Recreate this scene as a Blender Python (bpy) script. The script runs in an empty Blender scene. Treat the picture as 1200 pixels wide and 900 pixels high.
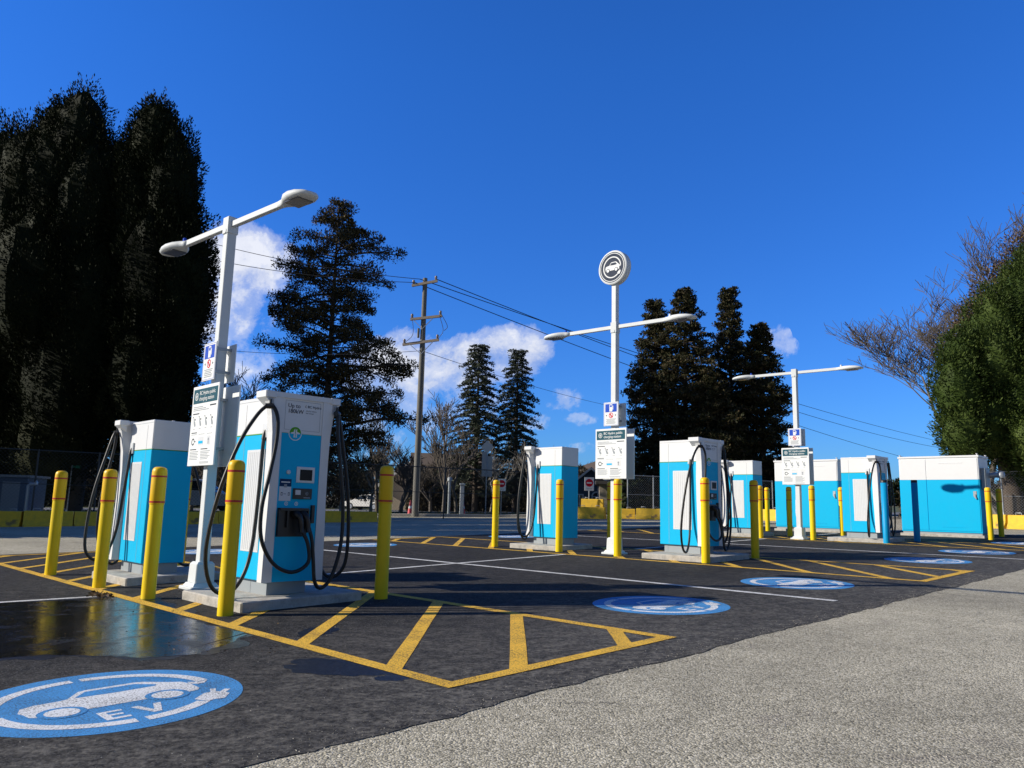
import bpy, math, random
import numpy as np
from mathutils import Vector, Matrix, Quaternion
R = math.radians
sc = bpy.context.scene
C = sc.collection
random.seed(7)
rng = np.random.default_rng(11)

# ------------------------------------------------------------------ camera
F, PITCH, ROLL, H = 908.57, 0.142694, 0.0056798, 1.0194
fw = Vector((0, math.cos(PITCH), math.sin(PITCH)))
r0 = Vector((1, 0, 0)); u0 = r0.cross(fw)
rt = r0*math.cos(ROLL)+u0*math.sin(ROLL); up = -r0*math.sin(ROLL)+u0*math.cos(ROLL)
cam = bpy.data.cameras.new('camera'); co = bpy.data.objects.new('camera', cam); C.objects.link(co)
m = Matrix((rt, up, -fw)).transposed().to_4x4(); m.translation = Vector((0, 0, H)); co.matrix_world = m
cam.sensor_width = 36; cam.lens = F/1200*36; cam.clip_start = .05; cam.clip_end = 3000
sc.camera = co
TX, TY = 0.0184, 0.0143            # the lot slopes a little: plumb line in lot coordinates
TILT = Vector((0, 0, 1)).rotation_difference(Vector((TX, TY, 1)))
def ray(px, py):
    return (fw+rt*((px-600)/F)-up*((py-450)/F)).normalized()
def at(px, py, Y):
    d = ray(px, py); t = Y/d.y
    return Vector((0, 0, H))+d*t
def grd(px, Y):                     # ground spot seen in column px at depth Y
    return Vector((at(px, 580, Y).x, Y, gz(Y)))
def gz(Y):
    t = min(max((Y-42)/30, 0), 1); return -.45*t*t*(3-2*t)
def uv(u, v, z=0): return Vector((.70711*(u+v), .70711*(v-u), z))

# ------------------------------------------------------------------ mesh builder
class MB:
    def __init__(s): s.v=[]; s.f=[]; s.mi=[]; s.sm=[]
    def add(s, vs, fs, mi=0, smooth=False):
        o=len(s.v); s.v += [tuple(a) for a in vs]; s.f += [tuple(i+o for i in f) for f in fs]
        s.mi += [mi]*len(fs); s.sm += [smooth]*len(fs); return s
    def box(s, x0,x1,y0,y1,z0,z1, mi=0, bev=0, tx=0, ty=0):
        if bev<=0:
            vs=[(x0,y0,z0),(x1,y0,z0),(x1,y1,z0),(x0,y1,z0),(x0+tx,y0+ty,z1),(x1-tx,y0+ty,z1),(x1-tx,y1-ty,z1),(x0+tx,y1-ty,z1)]
            return s.add(vs,[(3,2,1,0),(4,5,6,7),(0,1,5,4),(1,2,6,5),(2,3,7,6),(3,0,4,7)],mi)
        b=bev
        ring=lambda d,z,ax=0,ay=0:[(x0+d+b*0+ax,y0+b+ay,z),(x0+d+b+ax-d*0,y0+d+ay,z)] 
        def rg(i,z,t):   # octagon inset i
            a0,a1,c0,c1=x0+i+tx*t,x1-i-tx*t,y0+i+ty*t,y1-i-ty*t; k=b-i if i<b else 0.0; k=max(k,.3*b)
            return [(a0+k,c0,z),(a1-k,c0,z),(a1,c0+k,z),(a1,c1-k,z),(a1-k,c1,z),(a0+k,c1,z),(a0,c1-k,z),(a0,c0+k,z)]
        rings=[rg(b*.7,z0,0),rg(0,z0+b*.7,0),rg(0,z1-b*.7,1),rg(b*.7,z1,1)]
        vs=sum(rings,[]); fs=[tuple(reversed(range(8))),tuple(range(24,32))]
        for j in range(3):
            for i in range(8): fs.append((j*8+i,j*8+(i+1)%8,j*8+8+(i+1)%8,j*8+8+i))
        return s.add(vs,fs,mi)
    def lathe(s, prof, n=20, mi=0, c=(0,0), smooth=True):
        vs=[];fs=[]
        for r,z in prof:
            for i in range(n):
                a=2*math.pi*i/n; vs.append((c[0]+r*math.cos(a),c[1]+r*math.sin(a),z))
        for j in range(len(prof)-1):
            for i in range(n): fs.append((j*n+i,j*n+(i+1)%n,(j+1)*n+(i+1)%n,(j+1)*n+i))
        s.add(vs,fs,mi,smooth)
        s.add([vs[i] for i in range(n)],[tuple(reversed(range(n)))],mi); s.add([vs[-n+i] for i in range(n)],[tuple(range(n))],mi)
        return s
    def tube(s, pts, rad, n=8, mi=0, cap=True):
        pts=[Vector(p) for p in pts]; rs=rad if isinstance(rad,(list,tuple)) else [rad]*len(pts)
        vs=[];fs=[]; t=(pts[1]-pts[0]).normalized(); ref=Vector((0,0,1)) if abs(t.z)<.9 else Vector((1,0,0))
        nn=t.cross(ref).normalized()
        for k,p in enumerate(pts):
            a=pts[max(k-1,0)]; b=pts[min(k+1,len(pts)-1)]; t=(b-a).normalized()
            nn=(nn-t*nn.dot(t)).normalized(); bb=t.cross(nn)
            for i in range(n):
                g=2*math.pi*i/n; vs.append(p+(nn*math.cos(g)+bb*math.sin(g))*rs[k])
        for j in range(len(pts)-1):
            for i in range(n): fs.append((j*n+i,j*n+(i+1)%n,(j+1)*n+(i+1)%n,(j+1)*n+i))
        s.add(vs,fs,mi,True)
        if cap: s.add([vs[i] for i in range(n)],[tuple(reversed(range(n)))],mi); s.add([vs[-n+i] for i in range(n)],[tuple(range(n))],mi)
        return s
    def bar(s, a, b, w, h, mi=0):       # rectangular bar a->b, w horizontal, h other
        a=Vector(a);b=Vector(b);t=(b-a).normalized(); ref=Vector((0,0,1)) if abs(t.z)<.95 else Vector((0,1,0))
        x=t.cross(ref).normalized()*w/2; y=x.cross(t).normalized()*h/2
        vs=[a-x-y,a+x-y,a+x+y,a-x+y,b-x-y,b+x-y,b+x+y,b-x+y]
        return s.add(vs,[(0,1,2,3),(7,6,5,4),(4,5,1,0),(5,6,2,1),(6,7,3,2),(7,4,0,3)],mi)
    def prism(s, poly, f0, f1, mi=0):   # poly 2D; f0,f1 map (a,b)->3D
        n=len(poly); A=[f0(*p) for p in poly]; B=[f1(*p) for p in poly]
        s.add(A+B,[tuple(reversed(range(n))),tuple(range(n,2*n))]+[(i,(i+1)%n,n+(i+1)%n,n+i) for i in range(n)],mi)
        return s
    def flat(s, poly, fn, mi=0):
        return s.add([fn(*p) for p in poly],[tuple(range(len(poly)))],mi)
    def build(s, name, mats, parent=None, loc=None):
        me=bpy.data.meshes.new(name); me.from_pydata(s.v,[],s.f)
        for mm in (mats if isinstance(mats,(list,tuple)) else [mats]): me.materials.append(mm)
        me.polygons.foreach_set('material_index',s.mi); me.polygons.foreach_set('use_smooth',s.sm); me.update()
        o=bpy.data.objects.new(name,me); C.objects.link(o)
        if parent: o.parent=parent
        if loc is not None: o.location=loc
        return o
def npmesh(name, V, Fq, mat, parent=None, smooth=False):
    me=bpy.data.meshes.new(name); n=len(Fq); k=Fq.shape[1]
    me.vertices.add(len(V)); me.vertices.foreach_set('co',V.astype(np.float32).ravel())
    me.loops.add(n*k); me.loops.foreach_set('vertex_index',Fq.astype(np.int32).ravel())
    me.polygons.add(n); me.polygons.foreach_set('loop_start',np.arange(0,n*k,k,dtype=np.int32))
    me.polygons.foreach_set('use_smooth',np.full(n,smooth)); me.update(calc_edges=True)
    me.materials.append(mat); o=bpy.data.objects.new(name,me); C.objects.link(o)
    if parent: o.parent=parent
    return o
def tag(o,label=None,cat=None,group=None,kind=None):
    for k,v in (('label',label),('category',cat),('group',group),('kind',kind)):
        if v: o[k]=v
    return o
def empty(name,loc,rz=0,label=None,cat=None,group=None,tilt=True):
    o=bpy.data.objects.new(name,None); C.objects.link(o); o.location=loc; o.rotation_mode='QUATERNION'
    q=Quaternion((0,0,1),rz); o.rotation_quaternion=(TILT@q) if tilt else q
    o.empty_display_size=.2
    return tag(o,label,cat,group)
def copy_tree(o,parent=None,top=True):
    c=o.copy(); C.objects.link(c)
    if parent: c.parent=parent
    for ch in list(o.children): copy_tree(ch,c,False)
    return c
def place(o,loc,rz,label=None):
    o.location=loc; o.rotation_mode='QUATERNION'; o.rotation_quaternion=TILT@Quaternion((0,0,1),rz)
    if label: o['label']=label
def smooth(pts,k=5):
    pts=[Vector(p) for p in pts]; out=[]
    P=[pts[0]*2-pts[1]]+pts+[pts[-1]*2-pts[-2]]
    for i in range(1,len(P)-2):
        a,b,c,d=P[i-1],P[i],P[i+1],P[i+2]
        for j in range(k):
            t=j/k; out.append(.5*((2*b)+(c-a)*t+(2*a-5*b+4*c-d)*t*t+(3*b-a-3*c+d)*t**3))
    out.append(pts[-1]); return out
_tc={}
def text_geo(s,size,align='LEFT'):
    key=(s,size,align)
    if key not in _tc:
        cu=bpy.data.curves.new('t','FONT'); cu.body=s; cu.size=size; cu.align_x=align; cu.resolution_u=3
        o=bpy.data.objects.new('t',cu); C.objects.link(o); dg=bpy.context.evaluated_depsgraph_get(); dg.update()
        me=bpy.data.meshes.new_from_object(o.evaluated_get(dg))
        _tc[key]=([tuple(v.co)[:2] for v in me.vertices],[tuple(p.vertices) for p in me.polygons])
        bpy.data.objects.remove(o); bpy.data.curves.remove(cu); bpy.data.meshes.remove(me)
    return _tc[key]
def put_text(mb,s,size,fn,x,y,mi=0,align='LEFT',bold=0.0):
    vs,fs=text_geo(s,size,align)
    offs=[(0,0)] if not bold else [(0,0),(bold,0)]
    for k,(dx,dy) in enumerate(offs): mb.add([fn(a+x+dx,b+y,k*.0004) for a,b in vs],fs,mi)

# ------------------------------------------------------------------ materials
def new_mat(name):
    m=bpy.data.materials.new(name); m.use_nodes=True; nt=m.node_tree; b=nt.nodes['Principled BSDF']; return m,nt,b
def N(nt,t,**kw):
    n=nt.nodes.new(t)
    for k,v in kw.items():
        if k in n.inputs.keys() if isinstance(k,str) else False: n.inputs[k].default_value=v
        else: setattr(n,k,v)
    return n
def mix(nt,fac,a,b,mode='MIX'):
    n=nt.nodes.new('ShaderNodeMix'); n.data_type='RGBA'; n.blend_type=mode
    for sock,val in ((n.inputs[0],fac),(n.inputs[6],a),(n.inputs[7],b)):
        if isinstance(val,bpy.types.NodeSocket): nt.links.new(val,sock)
        elif isinstance(val,(int,float)): sock.default_value=val
        else: sock.default_value=(*val,1) if len(val)==3 else val
    return n.outputs[2]
def math_(nt,op,a,b=None,c=None,clamp=False):
    n=nt.nodes.new('ShaderNodeMath'); n.operation=op; n.use_clamp=clamp
    for i,val in enumerate((a,b,c)):
        if val is None: continue
        if isinstance(val,bpy.types.NodeSocket): nt.links.new(val,n.inputs[i])
        else: n.inputs[i].default_value=val
    return n.outputs[0]
def noise(nt,scale,detail=4,rough=.55,vec=None,dist=0):
    n=nt.nodes.new('ShaderNodeTexNoise'); n.inputs['Scale'].default_value=scale; n.inputs['Detail'].default_value=detail
    n.inputs['Roughness'].default_value=rough; n.inputs['Distortion'].default_value=dist
    if vec is not None: nt.links.new(vec,n.inputs['Vector'])
    return n
def ramp(nt,src,stops,interp='LINEAR'):
    n=nt.nodes.new('ShaderNodeValToRGB'); n.color_ramp.interpolation=interp; e=n.color_ramp.elements
    while len(e)<len(stops): e.new(.5)
    for el,(p,c) in zip(e,stops): el.position=p; el.color=(*c,1) if isinstance(c,tuple) else (c,c,c,1)
    nt.links.new(src,n.inputs[0]); return n.outputs[0]
def objco(nt,kind='Object'): return nt.nodes.new('ShaderNodeTexCoord').outputs[kind]
def bump(nt,b,h,strength,dist=.01):
    n=nt.nodes.new('ShaderNodeBump'); n.inputs['Strength'].default_value=strength; n.inputs['Distance'].default_value=dist
    nt.links.new(h,n.inputs['Height']); nt.links.new(n.outputs[0],b.inputs['Normal'])
def paint(name,col,rough=.4,metal=0,dirt=.12,scale=6,bmp=.02,dirtcol=(.18,.16,.13),spec=.5):
    m,nt,b=new_mat(name); oi=nt.nodes.new('ShaderNodeObjectInfo'); va=nt.nodes.new('ShaderNodeVectorMath'); va.operation='ADD'
    cb_=nt.nodes.new('ShaderNodeCombineXYZ'); k_=math_(nt,'MULTIPLY',oi.outputs['Random'],37.)
    for i_ in range(3): nt.links.new(k_,cb_.inputs[i_])
    nt.links.new(objco(nt),va.inputs[0]); nt.links.new(cb_.outputs[0],va.inputs[1]); co_=va.outputs[0]
    n=noise(nt,scale,6,.6,co_); f=ramp(nt,n.outputs[0],[(.45,0.),(.8,dirt)])
    if dirt>.055 and name not in ('bark',):
        sc_=noise(nt,scale*5,6,.75,co_,1.2); f=math_(nt,'ADD',f,ramp(nt,sc_.outputs[0],[(.66,0.),(.70,min(.5,dirt*2.6))]))
    n2=noise(nt,scale*14,3,.6,co_); f2=math_(nt,'MULTIPLY',n2.outputs[0],dirt*.5)
    c=mix(nt,math_(nt,'ADD',f,f2,clamp=True),col,tuple(col[i]*.45+dirtcol[i]*.4 for i in range(3)))
    nt.links.new(c,b.inputs['Base Color']); b.inputs['Metallic'].default_value=metal; b.inputs['Specular IOR Level'].default_value=spec
    nt.links.new(ramp(nt,n.outputs[0],[(.3,rough*.85),(.8,min(1,rough*1.3))]),b.inputs['Roughness'])
    if bmp: bump(nt,b,n2.outputs[0],bmp,.004)
    return m
M={}
M['white']=paint('white_powder_coat',(.74,.75,.76),.45,0,.09,spec=.3)
M['cyan']=paint('cyan_wrap',(.0,.45,.77),.5,0,.04,spec=.15)
M['vent']=paint('vent_grey',(.66,.68,.70),.45,0,.1)
M['plinth']=paint('pedestal_grey',(.30,.33,.35),.5,0,.15)
M['yellow']=paint('bollard_yellow',(.86,.62,.006),.38,0,.13,spec=.3)
M['cover']=paint('bollard_cover_yellow',(.88,.54,.004),.4,0,.07,spec=.3)
M['red']=paint('reflective_red',(.55,.02,.01),.4,0,.05)
M['rubber']=paint('black_rubber',(.012,.012,.013),.42,0,.1,20,spec=.4)
M['black']=paint('black_plastic',(.012,.012,.014),.4,0,.1)
M['screen']=paint('display_glass',(.006,.006,.008),.3,0,0,bmp=0,spec=.2)
M['navy']=paint('navy_print',(.012,.045,.12),.6,0,.03,bmp=0,spec=.12)
M['teal']=paint('teal_print',(.015,.085,.12),.6,0,.03,bmp=0,spec=.12)
M['slate']=paint('slate_print',(.028,.04,.07),.6,0,.03,bmp=0,spec=.12)
M['blue']=paint('sign_blue',(.02,.08,.5),.6,0,.03,bmp=0,spec=.12)
M['signred']=paint('sign_red',(.6,.01,.03),.6,0,.05,bmp=0,spec=.12)
M['green']=paint('logo_green',(.10,.36,.03),.6,0,.02,bmp=0,spec=.12)
M['print']=paint('grey_print',(.30,.33,.36),.6,0,.02,bmp=0,spec=.12)
M['dark']=paint('dark_print',(.02,.03,.05),.6,0,.02,bmp=0,spec=.12)
M['signwhite']=paint('sign_white',(.78,.80,.80),.6,0,.04,bmp=0,spec=.12)
M['lampwhite']=paint('lamp_white',(.66,.69,.70),.5,0,.1,spec=.2)
M['lens']=paint('lamp_lens',(.10,.10,.11),.15,0,.05,bmp=0)
M['galv']=paint('galvanised_steel',(.42,.44,.46),.42,.6,.2)
M['steelblue']=paint('electrical_grey',(.30,.34,.37),.45,0,.12)
M['fence']=paint('fence_dark_steel',(.05,.052,.055),.5,.3,.1)
M['bark']=paint('bark',(.075,.055,.04),.9,0,.5,14,.6,(.03,.025,.02))
M['barkpale']=paint('pale_bark',(.30,.27,.23),.9,0,.4,10,.5)
M['barkbare']=paint('bare_twig_bark',(.125,.105,.088),.9,0,.3,10,.3)
M['polewood']=paint('weathered_pole_wood',(.16,.155,.14),.85,0,.4,9,.5)
M['armwood']=paint('crossarm_wood',(.36,.29,.22),.8,0,.3,9,.4)
M['insul']=paint('insulator',(.25,.2,.18),.3)
M['carwhite']=paint('car_white',(.72,.70,.66),.25,0,.05)
M['tyre']=paint('tyre',(.02,.02,.02),.8)
M['rim']=paint('rim_silver',(.5,.5,.52),.3,.7)
M['glass']=paint('window_glass',(.02,.025,.03),.06,0,0,bmp=0)
M['houseblue']=paint('blue_grey_siding',(.055,.085,.11),.7,0,.2,3)
M['housebeige']=paint('beige_stucco',(.42,.36,.28),.8,0,.15,3)
M['trim']=paint('white_trim',(.62,.61,.58),.6,0,.1)
M['roof']=paint('roof_shingle',(.085,.075,.068),.9,0,.4,5,.4)
M['roofbrown']=paint('brown_roof_shingle',(.15,.11,.08),.9,0,.4,5,.4)
M['cone']=paint('pink_red_plastic',(.75,.08,.10),.45)
M['bluepost']=paint('blue_post',(.0,.27,.52),.35,0,.06)
M['bluegrey']=paint('blue_grey_metal',(.10,.15,.22),.5,0,.2)
M['greensign']=paint('green_sign',(.01,.22,.14),.4)

def concrete(name,base):
    m,nt,b=new_mat(name); c0=objco(nt); n=noise(nt,9,8,.65,c0); n2=noise(nt,90,4,.7,c0)
    v=nt.nodes.new('ShaderNodeTexVoronoi'); v.inputs['Scale'].default_value=45; nt.links.new(c0,v.inputs['Vector'])
    c=ramp(nt,n.outputs[0],[(.3,tuple(x*.62 for x in base)),(.55,base),(.8,tuple(min(1,x*1.15) for x in base))])
    pit=ramp(nt,math_(nt,'ADD',v.outputs['Distance'],math_(nt,'MULTIPLY',n.outputs[0],.5)),[(.28,.45),(.38,1.)])
    c=mix(nt,1.,c,pit,'MULTIPLY'); c=mix(nt,.35,c,ramp(nt,n2.outputs[0],[(.3,.4),(.7,1.2)]),'MULTIPLY')
    nt.links.new(c,b.inputs['Base Color']); b.inputs['Roughness'].default_value=.9
    bump(nt,b,math_(nt,'ADD',n2.outputs[0],n.outputs[0]),.5,.01); return m
M['conc']=concrete('cast_concrete',(.50,.47,.42))
def barrier_mat(name,col,chip=.62):
    m,nt,b=new_mat(name); c0=objco(nt); n=noise(nt,1.6,7,.65,c0); n2=noise(nt,40,4,.7,c0); n3=noise(nt,6,5,.7,c0)
    c=mix(nt,ramp(nt,n3.outputs[0],[(.4,0.),(.75,.6)]),col,tuple(x*.5+.03 for x in col))
    c=mix(nt,ramp(nt,n.outputs[0],[(chip,0.),(chip+.06,.8)]),c,(.12,.09,.06))
    nt.links.new(c,b.inputs['Base Color']); b.inputs['Roughness'].default_value=.75; bump(nt,b,n2.outputs[0],.3,.01); return m
M['barrier']=barrier_mat('yellow_painted_concrete',(.80,.50,.03))

def leafmat(name,stops,rough=.6,trans=.12):
    m,nt,b=new_mat(name); g=nt.nodes.new('ShaderNodeNewGeometry'); c0=objco(nt)
    n=noise(nt,.9,4,.6,c0)
    f=math_(nt,'ADD',math_(nt,'MULTIPLY',g.outputs['Random Per Island'],.55),math_(nt,'MULTIPLY',n.outputs[0],.5))
    c=ramp(nt,f,stops); nt.links.new(c,b.inputs['Base Color']); b.inputs['Roughness'].default_value=rough
    b.inputs['Specular IOR Level'].default_value=.10
    t=nt.nodes.new('ShaderNodeBsdfTranslucent'); nt.links.new(c,t.inputs[0]); ms=nt.nodes.new('ShaderNodeMixShader'); ms.inputs[0].default_value=trans
    nt.links.new(b.outputs[0],ms.inputs[1]); nt.links.new(t.outputs[0],ms.inputs[2]); nt.links.new(ms.outputs[0],nt.nodes['Material Output'].inputs[0]); return m
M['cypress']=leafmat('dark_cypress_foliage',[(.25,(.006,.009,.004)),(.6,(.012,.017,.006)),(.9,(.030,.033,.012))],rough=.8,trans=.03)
M['cedar']=leafmat('green_cedar_foliage',[(.25,(.016,.030,.007)),(.55,(.042,.068,.014)),(.85,(.10,.135,.034))],trans=.12)
M['brownfol']=leafmat('browning_foliage',[(.25,(.06,.045,.025)),(.55,(.13,.09,.05)),(.85,(.20,.15,.09))])
M['pine']=leafmat('dark_pine_foliage',[(.25,(.02,.019,.008)),(.55,(.055,.047,.02)),(.85,(.17,.13,.065))],trans=.08)
M['spruce']=leafmat('grey_green_spruce',[(.25,(.025,.034,.022)),(.55,(.055,.068,.046)),(.85,(.12,.13,.09))],trans=.08)
M['darkcon']=leafmat('dull_conifer_foliage',[(.25,(.016,.02,.009)),(.6,(.042,.042,.018)),(.85,(.13,.095,.052))],trans=.06)
M['shrub']=leafmat('winter_shrub',[(.25,(.02,.018,.012)),(.6,(.06,.05,.03)),(.9,(.12,.095,.06))])
M['hedge']=leafmat('hedge_leaf',[(.25,(.012,.018,.008)),(.6,(.03,.04,.015)),(.9,(.06,.07,.03))])
M['grass']=leafmat('winter_grass',[(.25,(.05,.07,.02)),(.6,(.09,.11,.035)),(.9,(.16,.15,.07))])
M['litter']=leafmat('dead_leaf',[(.25,(.05,.03,.015)),(.6,(.12,.07,.03)),(.9,(.30,.22,.10))],trans=.05)

M['grit']=leafmat('grit_stones',[(.2,(.05,.045,.04)),(.5,(.25,.23,.19)),(.85,(.6,.56,.48))],rough=.9,trans=0)
def gravel_mat():
    m,nt,b=new_mat('worn_aggregate_asphalt'); c0=objco(nt); wn=noise(nt,30,3,.5,c0); wv=mix(nt,.012,c0,wn.outputs['Color'],'ADD'); c0_=c0; c0=wv
    v=nt.nodes.new('ShaderNodeTexVoronoi'); v.inputs['Scale'].default_value=100; nt.links.new(c0,v.inputs['Vector'])
    v2=nt.nodes.new('ShaderNodeTexVoronoi'); v2.inputs['Scale'].default_value=260; nt.links.new(c0,v2.inputs['Vector'])
    s=nt.nodes.new('ShaderNodeSeparateColor'); nt.links.new(v.outputs['Color'],s.inputs[0])
    s2=nt.nodes.new('ShaderNodeSeparateColor'); nt.links.new(v2.outputs['Color'],s2.inputs[0])
    f=math_(nt,'ADD',math_(nt,'MULTIPLY',s.outputs[0],.6),math_(nt,'MULTIPLY',s2.outputs[0],.4))
    c=ramp(nt,f,[(.08,(.09,.08,.055)),(.22,(.26,.235,.165)),(.5,(.46,.42,.305)),(.75,(.64,.585,.445)),(.95,(.82,.77,.62))])
    n=noise(nt,.45,6,.6,c0,.6); n1=noise(nt,3.5,5,.6,c0)
    c=mix(nt,1.,c,ramp(nt,n.outputs[0],[(.3,.72),(.7,1.12)]),'MULTIPLY'); c=mix(nt,1.,c,ramp(nt,n1.outputs[0],[(.3,.84),(.7,1.08)]),'MULTIPLY')
    nt.links.new(c,b.inputs['Base Color']); b.inputs['Roughness'].default_value=.9; b.inputs['Specular IOR Level'].default_value=.3
    st=noise(nt,.9,7,.7,c0,1.5); c=mix(nt,ramp(nt,st.outputs[0],[(.60,0.),(.70,.45)]),c,(.16,.13,.12)); 
    ve=nt.nodes.new('ShaderNodeTexVoronoi'); ve.feature='DISTANCE_TO_EDGE'; ve.inputs['Scale'].default_value=.42; nt.links.new(mix(nt,.35,c0,noise(nt,2.5,6,.65,c0).outputs['Color'],'ADD'),ve.inputs['Vector'])
    cr=math_(nt,'MULTIPLY',ramp(nt,ve.outputs['Distance'],[(.0,1.),(.006,0.)]),ramp(nt,noise(nt,.35,3,.5,c0).outputs[0],[(.56,0.),(.64,.6)])); c=mix(nt,cr,c,(.04,.035,.03)); nt.links.new(c,b.inputs['Base Color'])
    h=math_(nt,'SUBTRACT',s.outputs[0],math_(nt,'MULTIPLY',v.outputs['Distance'],1.4)); h=math_(nt,'SUBTRACT',h,math_(nt,'MULTIPLY',cr,3.)); bump(nt,b,h,.55,.005); return m
M['gravel']=gravel_mat()
def asphalt_mat(name,wet=0):
    m,nt,b=new_mat(name); c0=objco(nt)
    v=nt.nodes.new('ShaderNodeTexVoronoi'); v.inputs['Scale'].default_value=130; nt.links.new(c0,v.inputs['Vector'])
    s=nt.nodes.new('ShaderNodeSeparateColor'); nt.links.new(v.outputs['Color'],s.inputs[0])
    base=(.025,.0243,.0238) if not wet else (.009,.0092,.010)
    c=ramp(nt,s.outputs[0],[(.1,tuple(x*.45 for x in base)),(.55,base),(.85,tuple(x*1.9 for x in base)),(.98,tuple(x*(4 if wet else 4.2) for x in base))])
    if not wet:
        # roller scuffs and dusty wear: small irregular pale flecks that gather in patches
        mp=nt.nodes.new('ShaderNodeMapping'); mp.inputs['Rotation'].default_value=(0,0,R(-45)); mp.inputs['Scale'].default_value=(1,1.35,1); nt.links.new(c0,mp.inputs[0])
        n=noise(nt,.38,6,.62,c0,.8); n2=noise(nt,7,5,.66,mp.outputs[0],.5); n3=noise(nt,26,4,.7,c0)
        pat=math_(nt,'MULTIPLY',ramp(nt,n.outputs[0],[(.36,.2),(.58,1.)]),ramp(nt,n2.outputs[0],[(.42,0.),(.62,1.)]))
        pat=math_(nt,'MULTIPLY',pat,ramp(nt,n3.outputs[0],[(.36,.35),(.6,1.)]))
        sx=nt.nodes.new('ShaderNodeSeparateXYZ'); nt.links.new(c0,sx.inputs[0])
        uu=math_(nt,'MULTIPLY',math_(nt,'SUBTRACT',sx.outputs[0],sx.outputs[1]),.70711); uu=math_(nt,'ADD',uu,math_(nt,'MULTIPLY',n.outputs[0],2.6))
        apron=ramp(nt,math_(nt,'MULTIPLY',math_(nt,'ADD',uu,5.2),.3),[(.25,0.),(.95,1.)])
        cv=nt.nodes.new('ShaderNodeTexVoronoi'); cv.inputs['Scale'].default_value=22; nt.links.new(mp.outputs[0],cv.inputs['Vector'])
        tread=math_(nt,'MULTIPLY',ramp(nt,cv.outputs['Distance'],[(.25,0.),(.5,1.)]),ramp(nt,n2.outputs[0],[(.40,0.),(.6,1.)]))
        dust=math_(nt,'MULTIPLY',apron,math_(nt,'ADD',math_(nt,'MULTIPLY',tread,.8),.34)); dust=math_(nt,'MULTIPLY',dust,ramp(nt,n3.outputs[0],[(.38,.12),(.60,1.)]))
        c=mix(nt,math_(nt,'MULTIPLY',pat,.55),c,(.12,.112,.10)); c=mix(nt,math_(nt,'MULTIPLY',dust,.9,clamp=True),c,(.165,.155,.135))
        c=mix(nt,1.,c,ramp(nt,noise(nt,.22,4,.5,c0).outputs[0],[(.35,.8),(.65,1.25)]),'MULTIPLY')
        b.inputs['Roughness'].default_value=.85; b.inputs['Specular IOR Level'].default_value=.12
        h=math_(nt,'ADD',s.outputs[0],math_(nt,'MULTIPLY',n3.outputs[0],1.5)); bump(nt,b,h,.9,.005)
    else:
        n=noise(nt,3.2,7,.7,c0,.6); n3=noise(nt,55,3,.7,c0)
        nt.links.new(ramp(nt,n.outputs[0],[(.40,.06 if wet==1 else .35),(.70,.42 if wet==1 else .6)]),b.inputs['Roughness'])
        b.inputs['Specular IOR Level'].default_value=.6 if wet==1 else .35
        h=math_(nt,'ADD',math_(nt,'MULTIPLY',s.outputs[0],.35),n3.outputs[0]); bump(nt,b,h,.24 if wet==1 else .5,.004)
    nt.links.new(c,b.inputs['Base Color']); return m
M['asphalt']=asphalt_mat('new_asphalt'); M['wet']=asphalt_mat('wet_asphalt',1); M['damp']=asphalt_mat('damp_asphalt',2)
def road_mat():
    m,nt,b=new_mat('old_road_asphalt'); c0=objco(nt); n=noise(nt,.5,6,.6,c0,.5); n2=noise(nt,60,3,.7,c0)
    c=mix(nt,.5,ramp(nt,n.outputs[0],[(.3,(.10,.10,.105)),(.7,(.17,.17,.17))]),ramp(nt,n2.outputs[0],[(.3,.06),(.7,.25)]))
    nt.links.new(c,b.inputs['Base Color']); b.inputs['Roughness'].default_value=.85; return m
M['road']=road_mat()
def line_mat(name,col,wear=.53):
    m,nt,b=new_mat(name); c0=objco(nt); n=noise(nt,95,5,.8,c0); n2=noise(nt,3,4,.6,c0)
    f=math_(nt,'ADD',n.outputs[0],math_(nt,'MULTIPLY',n2.outputs[0],.22))
    k=ramp(nt,f,[(wear+.08,0.),(wear+.16,.85)])
    c=mix(nt,ramp(nt,n2.outputs[0],[(.4,0.),(.8,.3)]),col,tuple(x*.72 for x in col))
    c=mix(nt,k,c,(.05,.05,.05)); nt.links.new(c,b.inputs['Base Color']); b.inputs['Roughness'].default_value=.75; b.inputs['Specular IOR Level'].default_value=.15
    bump(nt,b,n.outputs[0],.8,.004); return m
M['yline']=line_mat('yellow_road_paint',(.84,.50,.06)); M['wline']=line_mat('white_road_paint',(.74,.74,.72))
M['evblue']=line_mat('blue_road_paint',(.075,.31,.66),.535); M['evwhite']=line_mat('white_emblem_paint',(.80,.82,.83),.535)

# ------------------------------------------------------------------ ground
xs=np.concatenate([[-700,-300,-150],np.linspace(-100,120,45),[160,300,700]]); ys=np.concatenate([[-200,-60,-20],np.linspace(0,120,61),[150,250,500,900]])
V=[(x,y,gz(y)) for y in ys for x in xs]; nx=len(xs)
Fq=np.array([(j*nx+i,j*nx+i+1,(j+1)*nx+i+1,(j+1)*nx+i) for j in range(len(ys)-1) for i in range(nx-1)])
tag(npmesh('ground',np.array(V),Fq,M['gravel'],smooth=True),kind='structure')
def edge(a,b,n,amp,seed):
    rr=random.Random(seed); out=[]; a=Vector(a);b=Vector(b); d=(b-a); nrm=Vector((-d.y,d.x)).normalized(); w=0
    for i in range(n):
        w=w*.8+rr.uniform(-1,1)*amp; out.append(tuple(a+d*(i/n)+nrm*(w+rr.uniform(-1,1)*amp*.35)))
    return out
U0,U1=-15.15,-2.9
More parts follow.
